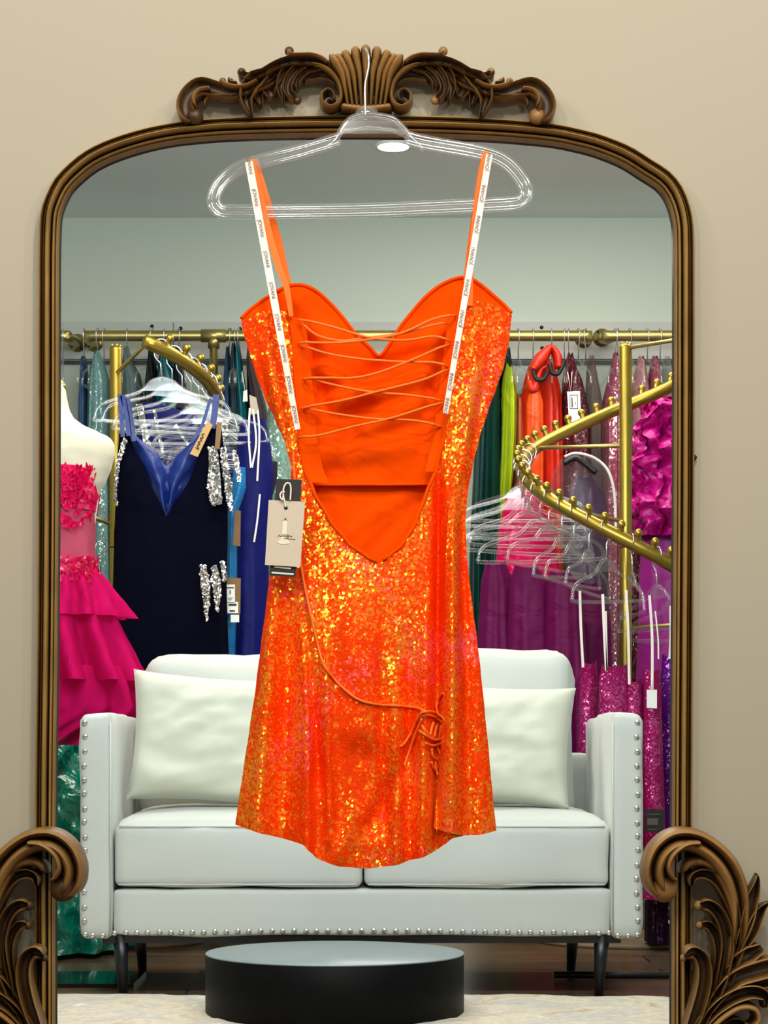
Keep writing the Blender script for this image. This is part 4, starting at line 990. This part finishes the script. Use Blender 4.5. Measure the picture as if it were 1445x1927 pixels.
# ================================================================ SPIRAL RACKS
YK = 6.7
def spiral_rack(name, label, px, r, zs, a_from, a_to, top_py, knobs, braces):
    """zs: list of (angle deg, height) of the helical rail round the pole; angle 90 faces the camera"""
    cx = X(px, YK); ro = thing(name, label, 'clothes rack', (cx, YK, 0), 'gold spiral clothes racks')
    def zf(a):
        s = sorted(zs)
        for p, q in zip(s, s[1:]):
            if a <= q[0] or q is s[-1]: return p[1] + (q[1] - p[1]) * (a - p[0]) / (q[0] - p[0])
    def hp(a): return Vector((cx + r * math.cos(math.radians(a)), YK - r * math.sin(math.radians(a)), zf(a)))
    zt_ = Z(top_py, YK)
    bm = bmesh.new(); tube(bm, [Vector((cx, YK, .01)), Vector((cx, YK, .8)), Vector((cx, YK, zt_ - .01)), Vector((cx, YK, zt_))], [.0188, .0188, .0188, .0165], 24); po = obj('pole', bm, M['gold'], ro)
    for k in range(5):
        bm = bmesh.new(); ball(bm, (cx + .013 * math.cos(k * 1.26), YK + .013 * math.sin(k * 1.26), zt_ + .002), .005, seg=8); obj('stud', bm, M['goldpale'], po)
    bm = bmesh.new(); tube(bm, [Vector((cx, YK, .9 + .28)), Vector((cx, YK, .9 + .284))], .0195, 24); obj('joint', bm, M['leg'], po)
    n = int(abs(a_to - a_from) / 5) + 1
    bm = bmesh.new(); tube(bm, [hp(a_from + (a_to - a_from) * i / n) for i in range(n + 1)], .0195, 14); ra = obj('spiral_rail', bm, M['gold'], ro)
    a = a_from + 4
    while a < a_to - 3:
        p = hp(a); d = Vector((math.cos(math.radians(a)), -math.sin(math.radians(a)), 0)) * .012
        bm = bmesh.new(); tube(bm, [p + Vector((0, 0, .012)), p + d + Vector((0, 0, .034))], [.007, .009], 10); ball(bm, p + d * 1.1 + Vector((0, 0, .037)), .0125, seg=10); obj('knob', bm, M['gold'], ra); a += knobs
    for ab, dz in braces:
        q = hp(ab); bm = bmesh.new(); tube(bm, [Vector((cx, YK, q.z + dz)), q], .0062, 8); obj('brace', bm, M['goldpale'], ro)
    bm = bmesh.new(); disc(bm, (cx, YK, 0), .27, .012, 56); obj('base_disc', bm, M['rackbase'], ro)
    return ro, hp
M['rackbase'] = plain('pale_wood_base', srgb(150, 128, 98), .5, 0, 12, .15, .05)
RL, hpl = spiral_rack('spiral_rack', 'gold pole spiral clothes rack behind the left side of the sofa, blue gowns on it', 218, .302, [(68, 1.752), (0, 1.626), (-165, 1.36), (-260, 1.16)], -214, 68, 652, 11, [(66, -.045), (-100, -.01), (-166, -.11)])
RR, hpr = spiral_rack('spiral_rack', 'gold pole spiral clothes rack behind the right side of the sofa, magenta gowns on it', 1177, .312, [(420, 1.80), (330, 1.76), (270, 1.64), (180, 1.42), (90, 1.158), (0, .90), (-60, .75)], -50, 415, 648, 8.5, [(398, -.01), (214, -.015), (128, -.01), (20, -.02)])
# hangers threaded on the left rail
for i, (a, rz) in enumerate([(58, .10), (50, .2), (43, .02), (36, .32), (30, .16), (24, .42), (18, .25), (12, .55), (6, .7), (-2, .35), (-10, .85), (-20, .6)]):
    hanger(hpl(a), rz + rng.uniform(-.05, .05), ['clear hanger at the top of the left spiral, holding the navy velvet gown', 'clear hanger on the left spiral, second from its top end', 'clear hanger on the left spiral, third from its top end', 'clear hanger on the left spiral, fourth from its top end',
           'clear hanger on the left spiral, fifth from its top end', 'clear hanger on the left spiral, sixth from its top end', 'clear hanger on the left spiral, seventh from its top end', 'clear hanger on the left spiral, eighth from its top end', 'clear hanger on the left spiral holding the cobalt gown',
           'clear hanger on the left spiral, tenth from its top end', 'clear hanger on the left spiral with white ribbon loops', 'clear hanger low on the right turn of the left spiral'][i], 'clear hangers on the left spiral rack', rng.uniform(-.05, .05))
# hangers on the right rail
names = ['at its leftmost turn, furthest back', 'at its leftmost turn, second', 'at its leftmost turn, third', 'at its leftmost turn, fourth', 'where the rail turns to the front, fifth', 'where the rail turns to the front, sixth', 'over the hot pink gown, seventh', 'over the hot pink gown, eighth', 'over the magenta gowns, ninth', 'over the magenta gowns, tenth',
         'left of the pole, eleventh', 'just left of the pole, twelfth', 'in front of the pole, thirteenth', 'right of the pole, fourteenth', 'at the mirror edge, last in view']
for i, a in enumerate([206, 196, 187, 178, 169, 160, 151, 142, 133, 125, 116, 107, 93, 80, 68]):
    hanger(hpr(a), -math.radians(a) + rng.uniform(-.35, .35), 'clear hanger on the right spiral ' + names[i], 'clear hangers on the right spiral rack', rng.uniform(-.06, .06))

def panel(bm, L, R, y0, y1, Y, nu=16, nv=24, top=None, bulge=.02, wob=.006, seed=0):
    Le, Re = edge(L), edge(R)
    def f(u, v):
        y = y0 + (y1 - y0) * v
        if top:
            for _ in range(2): x = Le(y) + (Re(y) - Le(y)) * u; y = top(x) + v * (y1 - top(x))
        x = Le(y) + (Re(y) - Le(y)) * u; p = P(x, y, Y); p.y -= bulge * math.sin(PI * u) + wob * fbm(x * .03 + seed, y * .02, seed); return p
    surf(bm, f, nu, nv); return bm
# ---- navy velvet gown
YN = 6.36
nv = thing('velvet_gown', 'navy velvet gown with open royal blue V back and crystal trims', 'dress', P(318, 1560, YN + .05))
obj('skirt', gown_bm([(972, 216, 428), (1000, 214, 428), (1100, 212, 425), (1300, 205, 430), (1640, 192, 445)], YN + .022, (.034, .10), 8, .16, 5, 96, 44, sq=.75), G['navy'], nv)
bm = bmesh.new()
panel(bm, [(224, 822), (217, 900), (216, 1000)], [(241, 815), (275, 890), (313, 976), (322, 1000)], 816, 1000, YN + .004, 14, 24, None, .015)
panel(bm, [(399, 800), (362, 890), (315, 976), (308, 1000)], [(417, 800), (427, 900), (428, 1000)], 800, 1000, YN + .004, 14, 24, None, .015)
obj('bodice', bm, G['navy'], nv)
bm = bmesh.new(); tp = yedge([(238, 813), (262, 830), (300, 862), (314, 880), (335, 858), (370, 826), (400, 800)])
panel(bm, [(238, 812), (275, 890), (312, 976)], [(402, 800), (362, 890), (316, 976)], 812, 976, YN + .03, 28, 30, tp, .02, .016, 4); obj('lining', bm, G['royal'], nv)
bm = bmesh.new(); panel(bm, [(240, 812), (262, 850), (296, 930), (311, 972)], [(252, 815), (300, 858), (311, 900), (313, 972)], 813, 972, YN + .006, 10, 26, None, .016, .008, 8)
panel(bm, [(390, 802), (330, 862), (317, 900), (315, 972)], [(402, 800), (372, 850), (330, 930), (316, 972)], 801, 972, YN + .006, 10, 26, None, .016, .008, 11); obj('lapel', bm, G['royal'], nv)
for l, w_ in (([(231, 744), (238, 780), (243, 820)], 5), ([(240, 748), (247, 790), (252, 830)], 4), ([(225, 742), (228, 780), (231, 822)], 4), ([(407, 742), (404, 775), (399, 806)], 6), ([(396, 750), (380, 800), (360, 832)], 3)): 
    bm = bmesh.new(); strip(bm, l, w_, YN - .02, .002); obj('strap', bm, G['royal'], nv)

for l, w_, dy, box_ in (([(236, 826), (228, 850), (221, 880), (217, 925), (219, 950)], [4, 3.5, 3, 2.5, 2], .022, 0), ([(400, 842), (403, 880), (403, 915), (408, 950)], [8, 10, 13, 10], .03, 1), ([(420, 845), (424, 880), (430, 920), (434, 962)], [5, 6, 7, 3], .03, 0),
        ([(440, 850), (447, 880), (450, 905)], [3, 4, 2], .03, 0), ([(382, 1064), (385, 1090), (388, 1120), (389, 1168)], [5, 9, 6, 1], .072, 0), ([(404, 1066), (406, 1090), (409, 1115), (409, 1150)], [4, 9, 6, 1], .072, 0), ([(419, 1057), (421, 1075), (423, 1092)], [3, 3, 2], .072, 0)):
    bm = bmesh.new(); strip(bm, l, w_, YN - dy, .008)
    pp = resample(catmull([Vector((a, b, 0)) for a, b in l], 8), 40)
    for i, q in enumerate(pp):
        ww = lerplist(w_, i / 39)
        for _ in range(2):
            p = P(q.x + rng.uniform(-1, 1) * ww, q.y + rng.uniform(-2, 2), YN - dy - .002); ball(bm, p, rng.uniform(.0025, .0055), 1, .5, 1, 6)
    obj('crystal_trim', bm, G['silver'], nv)
# ---- other blue gowns
cb = thing('evening_gown', 'cobalt blue gown hanging between the navy velvet gown and the orange dress', 'dress', P(484, 1640, 6.6), 'blue gowns on the left spiral rack')
obj('gown_body', gown_bm([(790, 452, 500), (830, 446, 508), (900, 442, 516), (1000, 440, 505), (1200, 436, 505), (1640, 424, 520)], 6.6, (.03, .11), 7, .14, 23), G['cobalt'], cb)
for l in ([(470, 768), (468, 820), (472, 880)], [(476, 770), (482, 830), (474, 880)], [(485, 772), (488, 820), (484, 905)], [(489, 930), (484, 980), (478, 1020)]):
    bm = bmesh.new(); strip(bm, l, 1.7, 6.52, .002); obj('hanger_loop', bm, M['ribbon'], cb)
bw = thing('evening_gown', 'black blue gown with a pointed shoulder behind the beige tag', 'dress', P(505, 1640, 6.75), 'blue gowns on the left spiral rack')
obj('gown_body', gown_bm([(870, 495, 522), (900, 488, 522), (960, 488, 505), (1100, 486, 506), (1640, 470, 520)], 6.75, (.03, .1), 7, .14, 29), G['ink'], bw)
tq = thing('evening_gown', 'turquoise satin gown showing as a narrow strip beside the navy velvet gown', 'dress', P(432, 1640, 6.5), 'blue gowns on the left spiral rack')
obj('gown_body', gown_bm([(880, 440, 462), (920, 436, 463), (970, 428, 446), (1100, 424, 446), (1250, 415, 442), (1640, 405, 450)], 6.5, (.02, .08), 6, .14, 31), G['turq'], tq)
bb = thing('evening_gown', 'crystal trimmed royal blue gown hanging behind the stack of clear hangers', 'dress', P(390, 1640, 6.85), 'blue gowns on the left spiral rack')
obj('gown_body', gown_bm([(760, 262, 300), (790, 258, 390), (850, 250, 440), (1640, 240, 460)], 6.85, (.03, .1), 7, .14, 37), G['cobalt'], bb)
for l, w_ in (([(330, 800), (350, 830), (362, 850)], 3), ([(262, 760), (270, 800), (280, 850)], 6), ([(290, 770), (300, 820), (308, 860)], 3), ([(424, 790), (420, 830), (416, 870)], 6)):
    bm = bmesh.new(); strip(bm, l, w_, 6.62, .004); obj('beaded_strap', bm, G['silver'], bb)
lg = thing('evening_gown', 'light blue beaded gown between the pink dress and the left gold pole', 'dress', P(188, 1640, 7.2), 'blue gowns on the left spiral rack')
obj('gown_body', gown_bm([(880, 186, 200), (930, 176, 202), (1640, 160, 214)], 7.2, (.03, .1), 7, .14, 41), G['aqua'], lg)
hanger(Vector((X(190, 7.0), 7.0, 1.2)), .9, 'clear hanger low on the left spiral between the pink dress and the pole', 'clear hangers on the left spiral rack')
# tags on the blue gowns
kt = simple_tag('hang_tag', 'tan kraft tag with dark script tilted on the navy velvet gown', [(391, 792), (400, 800), (372, 860), (357, 854)], YN - .06, M['kraft'])
bm = bmesh.new(); tube(bm, [P(p.x, p.y, YN - .0612) for p in catmull([Vector((a, b, 0)) for a, b in [(368, 842), (374, 845), (371, 838), (376, 836), (373, 832), (379, 829), (377, 824), (382, 824), (380, 818), (385, 816)]], 5)], .0014, 5); obj('script_print', bm, M['inkblack'], kt)
simple_tag('hang_tag', 'dark brown kraft tag hanging between the crystal straps', [(408, 794), (418, 795), (413, 846), (404, 842)], YN - .05, M['kraftdark'])
simple_tag('hang_tag', 'brown kraft tag hanging high on the cobalt gown', [(442, 960), (453, 961), (452, 1028), (438, 1026)], 6.42, M['kraftdark'])
simple_tag('hang_tag', 'kraft tag with two white barcode stickers low on the turquoise gown', [(425, 1087), (453, 1088), (452, 1156), (423, 1154)], 6.40, M['kraftdark'],
           [(M['white'], [rect(425, 1100, 442, 1134), rect(427, 1133, 448, 1154), rect(434, 1157, 450, 1171)]), (M['inkblack'], [])])
tg = [o for o in COL.objects if o.get('label', '').startswith('kraft tag with two white')][0]
bm = bmesh.new()
for q in (rect(427, 1105, 440, 1107), rect(432, 1111, 434, 1118), rect(429, 1125, 438, 1126), rect(429, 1128, 436, 1129), rect(430, 1136, 445, 1140), rect(432, 1148, 442, 1151)): card(bm, q, 6.398, .0004)
obj('printed_text', bm, M['inkblack'], tg)

# ================================================================ MANNEQUIN AND PINK DRESS
YM = 5.86
mq = thing('mannequin', 'ivory dress form with gold neck cap wearing the hot pink tiered dress', 'mannequin', (X(98, YM), YM, 0))
obj('torso', gown_bm([(724, 74, 122), (745, 72, 125), (770, 68, 130), (786, 58, 138), (800, 40, 156), (812, 14, 183), (824, -10, 208), (838, -19, 216), (856, -19, 216), (880, -12, 210), (905, -4, 200), (930, 12, 186), (1000, 20, 177), (1060, 22, 176), (1100, 14, 184)], YM, [.055, .06, .085, .10, .10, .10, .09, .08, .085, .09], 5, .0, 3, 64, 70), M['mann'], mq)
bm = bmesh.new(); c_ = P(98, 724, YM); disc(bm, c_ - Vector((0, 0, .012)), .038, .014, 32); ball(bm, c_, .034, 1, 1, .62, 20); obj('neck_cap', bm, M['goldpale'], mq)
bm = bmesh.new(); box(bm, (X(98, YM) + .03, 5.58, .005), (.46, .30, .01)); obj('base_plate', bm, M['gloss'], mq)
bm = bmesh.new(); cyl(bm, (X(98, YM), 5.72, .01), (X(98, YM), YM, .9), .012, 16); obj('stand_pole', bm, M['leg'], mq)
pd = thing('tiered_dress', 'hot pink strapless dress with petal bodice and tulle tiers on the ivory dress form', 'dress', P(98, 1400, YM))
obj('bodice', gown_bm([(884, 30, 168), (900, 24, 176), (930, 14, 186), (965, 18, 181)], YM, (.122, .116), 6, .02, 6, 64, 20, sq=.6), G['petal'], pd)
obj('mesh_waist', gown_bm([(960, 18, 180), (1000, 20, 178), (1045, 21, 177), (1062, 18, 180)], YM, (.116, .112), 6, .03, 7, 64, 16, sq=.7), G['pinkm'], pd)
obj('hip_band', gown_bm([(1045, 20, 178), (1062, 18, 180), (1085, 8, 188), (1100, 0, 196)], YM, (.112, .12), 6, .03, 8, 64, 10), G['petal'], pd)
bm = bmesh.new(); r_ = random.Random(4)
def petal(x, y, s):
    hw = 84; k = max(-1, min(1, (x - 98) / hw)); p = P(x, y, YM - .004 - .121 * max(0, 1 - abs(k) ** 3.3) ** .5)
    a, tl = r_.uniform(0, 2 * PI), r_.uniform(.2, 1.0); R = Matrix.Rotation(k * -.9, 3, 'Z') @ Matrix.Rotation(a, 3, 'Y')
    o = [Vector((0, 0, -s)), Vector((s * .55, -s * .2 * tl, 0)), Vector((0, -s * .9 * tl, s * 1.1)), Vector((-s * .55, -s * .2 * tl, 0)), Vector((0, -s * .05, 0))]
    v = [bm.verts.new(p + R @ q) for q in o]
    for t3 in ((0, 1, 4), (1, 2, 4), (2, 3, 4), (3, 0, 4)): bm.faces.new([v[i] for i in t3])
for i in range(520):
    y = 878 + 112 * r_.random() ** 1.25; lim = 980 - (y - 880) * .2; x = r_.uniform(12, 184)
    if y > 955 and r_.random() < .5 + .3 * ((x - 98) / 90): continue
    petal(x, y, r_.uniform(.008, .015))
obj('petal_applique', bm, G['petal'], pd, smooth=False); bm = bmesh.new()
for i in range(170): petal(r_.uniform(14, 186), 1050 + 45 * r_.random() ** 1.2, r_.uniform(.008, .014))
obj('petal_applique', bm, G['petal'], pd, smooth=False); bm = bmesh.new()
for i in range(24): petal(r_.uniform(160, 192), 1075 + 38 * r_.random(), r_.uniform(.008, .013))
obj('petal_applique', bm, G['petal'], pd, smooth=False)
obj('tulle_tier', gown_bm([(1078, 6, 190), (1100, -10, 204), (1135, -34, 224), (1162, -48, 236)], YM, (.12, .19), 17, .55, 12, 170, 22), G['pinkt'], pd)
obj('tulle_tier', gown_bm([(1140, -16, 206), (1180, -38, 226), (1240, -62, 248), (1282, -78, 266)], YM, (.15, .21), 15, .55, 13, 170, 26), G['pinkt'], pd)
obj('tulle_tier', gown_bm([(1255, -44, 240), (1300, -60, 252), (1335, -70, 256), (1402, -80, 150)], YM, (.16, .18), 14, .5, 14, 170, 26), G['pinkt'], pd)
obj('underskirt', gown_bm([(1085, 4, 188), (1200, -30, 216), (1330, -50, 236), (1385, -50, 130)], YM, (.11, .15), 10, .2, 15, 90, 24), G['pinkt'], pd)
gg = thing('taffeta_gown', 'shiny emerald taffeta skirt spreading on the floor left of the sofa', 'dress', P(44, 1790, 6.42))
obj('gown_body', gown_bm([(1250, 0, 120), (1330, -30, 160), (1500, -60, 190), (1700, -100, 226), (1778, -130, 246)], 6.42, (.10, .36), 13, .4, 61, 180, 90, ruffle=.06), G['emsat'], gg)

# ================================================================ GOWNS ON THE RIGHT SPIRAL RACK
def rgown(label, mat, rows, Y, depth=(.04, .11), nf_=8, amp=.16, seed=0, loops=(), group='magenta gowns on the right spiral rack', ruffle=None, nm='evening_gown'):
    o = thing(nm, label, 'dress', P((rows[-1][1] + rows[-1][2]) / 2, rows[-1][0], Y), group)
    obj('gown_body', gown_bm(rows, Y, depth, nf_, amp, seed, 84, 44, .01, ruffle=ruffle), mat, o)
    if loops:
        for l, w_ in loops: bm = bmesh.new(); strip(bm, l, w_ * .8, Y - .06, .002); obj('hanger_loop', bm, M['ribbon'], o)
    return o
rgown('hot pink sequin gown hanging at the left turn of the right spiral', G['hot'], [(930, 968, 990), (945, 950, 1015), (1000, 938, 1040), (1100, 930, 1058), (1240, 920, 1062)], 6.95, (.05, .1), 7, .12, 201)
rgown('deep magenta gown nearest the orange dress, below the hanger cluster', G['magenta'], [(1062, 915, 950), (1100, 905, 966), (1300, 892, 985), (1640, 880, 1000)], 6.75, (.04, .12), 8, .2, 202)
rgown('deep magenta gown second from the orange dress above the sofa back', G['magenta'], [(1070, 968, 1010), (1110, 958, 1040), (1300, 950, 1052), (1640, 940, 1060)], 6.66, (.04, .12), 8, .2, 203)
rgown('deep magenta gown third from the orange dress above the sofa back', G['magenta'], [(1080, 1035, 1070), (1110, 1028, 1095), (1300, 1022, 1106), (1640, 1015, 1112)], 6.6, (.04, .12), 8, .2, 204)
gb = thing('garment_bag', 'clear plastic garment bag with white piping over a dark purple gown', 'garment bag', P(1098, 1250, 6.98))
obj('cover', gown_bm([(856, 1078, 1096), (868, 1056, 1122), (885, 1042, 1142), (920, 1034, 1154), (1000, 1030, 1160), (1300, 1030, 1164)], 6.98, (.05, .07), 7, .1, 77, 80, 40), G['cover'], gb)
bm = bmesh.new(); tube(bm, [P(p.x, p.y, 6.93) for p in catmull([Vector((a, b, 0)) for a, b in [(1062, 860), (1084, 853), (1118, 862), (1144, 886), (1156, 930), (1159, 1000)]], 8)], .0045, 8); obj('piping', bm, M['white'], gb)
bm = bmesh.new(); tube(bm, [P(p.x, p.y, 6.92) for p in catmull([Vector((a, b, 0)) for a, b in [(1060, 872), (1082, 862), (1100, 872), (1122, 890)]], 6)], .009, 8); obj('dark_trim', bm, M['leg'], gb)
rgown('dark purple gown inside the clear garment bag', G['inplum'], [(900, 1088, 1112), (940, 1076, 1140), (1250, 1062, 1150), (1640, 1060, 1156)], 7.0, (.02, .04), 6, .1, 205)
rgown('magenta strapless gown left of the right gold pole with a long ribbon loop', G['magenta'], [(1100, 1088, 1130), (1180, 1082, 1150), (1640, 1074, 1160)], 6.8, (.03, .1), 7, .16, 206)
Ylow = 6.34
rgown('cranberry sequin gown just right of the sofa back, first in the low row', G['cran'], [(1250, 1094, 1122), (1275, 1090, 1124), (1350, 1089, 1124), (1640, 1080, 1128)], Ylow + .05, (.03, .06), 5, .08, 207, [([(1091, 1112), (1093, 1180), (1097, 1256)], 3)])
rgown('cranberry sequin gown second in the low row behind the sofa arm', G['cran'], [(1256, 1132, 1180), (1290, 1126, 1184), (1640, 1120, 1190)], Ylow, (.03, .06), 6, .08, 208, [([(1134, 1118), (1137, 1190), (1141, 1262)], 3.2), ([(1140, 1150), (1141, 1200), (1142, 1262)], 2)])
rgown('cranberry sequin gown third in the low row behind the sofa arm', G['cran'], [(1284, 1180, 1206), (1310, 1176, 1208), (1640, 1172, 1212)], Ylow, (.03, .06), 5, .08, 209, [([(1178, 1110), (1182, 1190), (1184, 1288)], 3)])
rgown('long cranberry sequin gown right of the sofa with a white tag', G['cran'], [(1264, 1212, 1240), (1300, 1208, 1244), (1600, 1204, 1252), (1690, 1202, 1256)], Ylow, (.03, .08), 5, .08, 210, [([(1222, 1120), (1227, 1200), (1227, 1300)], 3), ([(1233, 1150), (1238, 1200), (1239, 1240)], 1.6)])
rgown('purple sequin gown at the right mirror edge beside the cranberry gowns', G['purp'], [(1238, 1246, 1276), (1300, 1242, 1284), (1700, 1234, 1296)], Ylow + .1, (.03, .08), 6, .1, 211, [([(1262, 1140), (1262, 1200), (1260, 1240)], 3)])
rgown('black plum sequin gown reaching the floor right of the sofa', G['dkplum'], [(1500, 1225, 1270), (1680, 1216, 1280), (1772, 1214, 1290)], Ylow + .12, (.05, .1), 8, .2, 212)
fr_ = thing('ruffled_gown', 'fuchsia ruffled gown with orchid skirt at the right mirror edge', 'dress', P(1245, 1640, 7.2))
obj('ruffle_bodice', gown_bm([(752, 1222, 1262), (780, 1208, 1290), (840, 1192, 1300), (930, 1190, 1306), (1010, 1194, 1300)], 7.2, (.05, .08), 12, .5, 88, 120, 60, ruffle=.07), G['fuch'], fr_)
obj('skirt', gown_bm([(880, 1214, 1290), (1000, 1206, 1300), (1300, 1196, 1310), (1640, 1180, 1330)], 7.24, (.03, .08), 7, .2, 89), G['orch'], fr_)
rgown('dark fuchsia gown showing between the right gold pole and the ruffled gown', G['burg'], [(820, 1186, 1206), (880, 1182, 1214), (1640, 1176, 1216)], 7.35, (.03, .1), 7, .2, 213)
simple_tag('price_tag', 'blank white rounded tag on the long cranberry gown right of the sofa', [(1217, 1298), (1236, 1298), (1236, 1333), (1217, 1332)], Ylow - .12, M['white'], (), [(1227, 1270), (1227, 1298)])
simple_tag('hang_tag', 'black tag with grey print low beside the right sofa arm', [(1214, 1522), (1251, 1524), (1247, 1568), (1213, 1564)], Ylow - .12, M['blacktag'],
           [(M['ink'], [rect(1218, 1531, 1242, 1533), rect(1218, 1540, 1238, 1552), rect(1220, 1560, 1236, 1562)])])
# low black bar on the floor behind the right sofa leg
bm = bmesh.new(); tube(bm, [Vector((X(1042, 5.62), 5.62, .012)), Vector((X(1150, 5.63), 5.63, .010)), Vector((X(1400, 5.64), 5.64, .010))], .009, 8)
tag(obj('floor_bar', bm, M['leg']), 'thin black metal bar lying on the floor behind the right sofa leg', 'bar')
# small recessed lamp in the ceiling
cl = thing('ceiling_light', 'small bright recessed ceiling light seen just under the mirror arch', 'lamp', (X(740, 7.28), 7.28, ZC - .004))
bm = bmesh.new(); disc(bm, (X(740, 7.28), 7.28, ZC - .008), .06, .008, 32, .002); obj('trim_ring', bm, M['white'], cl)
t = NT('lamp_diffuser'); e = t.n('ShaderNodeEmission', Strength=14.0); e.inputs[0].default_value = (1, .95, .8, 1); M['lamp'] = t.done(e)
bm = bmesh.new(); disc(bm, (X(740, 7.28), 7.28, ZC - .0105), .05, .004, 32, .001); obj('diffuser', bm, M['lamp'], cl)

# ================================================================ LIGHT
def area(name, loc, target, sx, sy, power, col):
    l = bpy.data.lights.new(name, 'AREA'); l.shape = 'RECTANGLE'; l.size = sx; l.size_y = sy; l.energy = power; l.color = col
    o = bpy.data.objects.new(name, l); COL.objects.link(o); o.location = loc
    o.rotation_euler = (Vector(target) - Vector(loc)).to_track_quat('-Z', 'Y').to_euler(); return o
w = bpy.data.worlds.new('world'); SC.world = w; w.use_nodes = True
w.node_tree.nodes['Background'].inputs[0].default_value = (1.0, .96, .88, 1); w.node_tree.nodes['Background'].inputs[1].default_value = .30
area('shop_front_light', (.5, .4, 2.7), (0, 3, .9), 1.6, .9, 34, (1, .95, .84))
area('shop_side_light', (-1.6, .9, 2.2), (0, 3, 1.0), .7, .7, 9, (1, .96, .88))
for x, y, z, p in ((.3, 1.5, 2.5, 13), (-.5, 1.2, 1.9, 7), (-1.3, 1.8, 2.4, 6), (1.2, 1.4, 2.3, 7), (.7, .6, 1.5, 5), (-.2, .3, 2.2, 6)):
    area('added_sparkle_light', (x, y, z), (0, 3, .95), .1, .1, p, (1, .95, .86))  # small lamps added to make the sequins and clear hanger sparkle
area('room_ceiling_light', (-.5, 5.6, ZC - .03), (-.5, 5.6, 0), 1.4, 1.0, 36, (1, .93, .78))
area('room_ceiling_light', (.6, 7.0, ZC - .03), (.6, 7.2, 0), 1.4, .8, 30, (1, .95, .84))
area('room_window_light', (0, 3.12, 1.95), (0, 6.0, .9), 2.2, .6, 14, (.78, .93, 1))
area('added_uplight', (0, 3.3, 1.9), (0, 8.3, 2.9), 2.4, .4, 58, (.88, .97, 1))  # unseen uplight added to brighten the ceiling and upper back wall
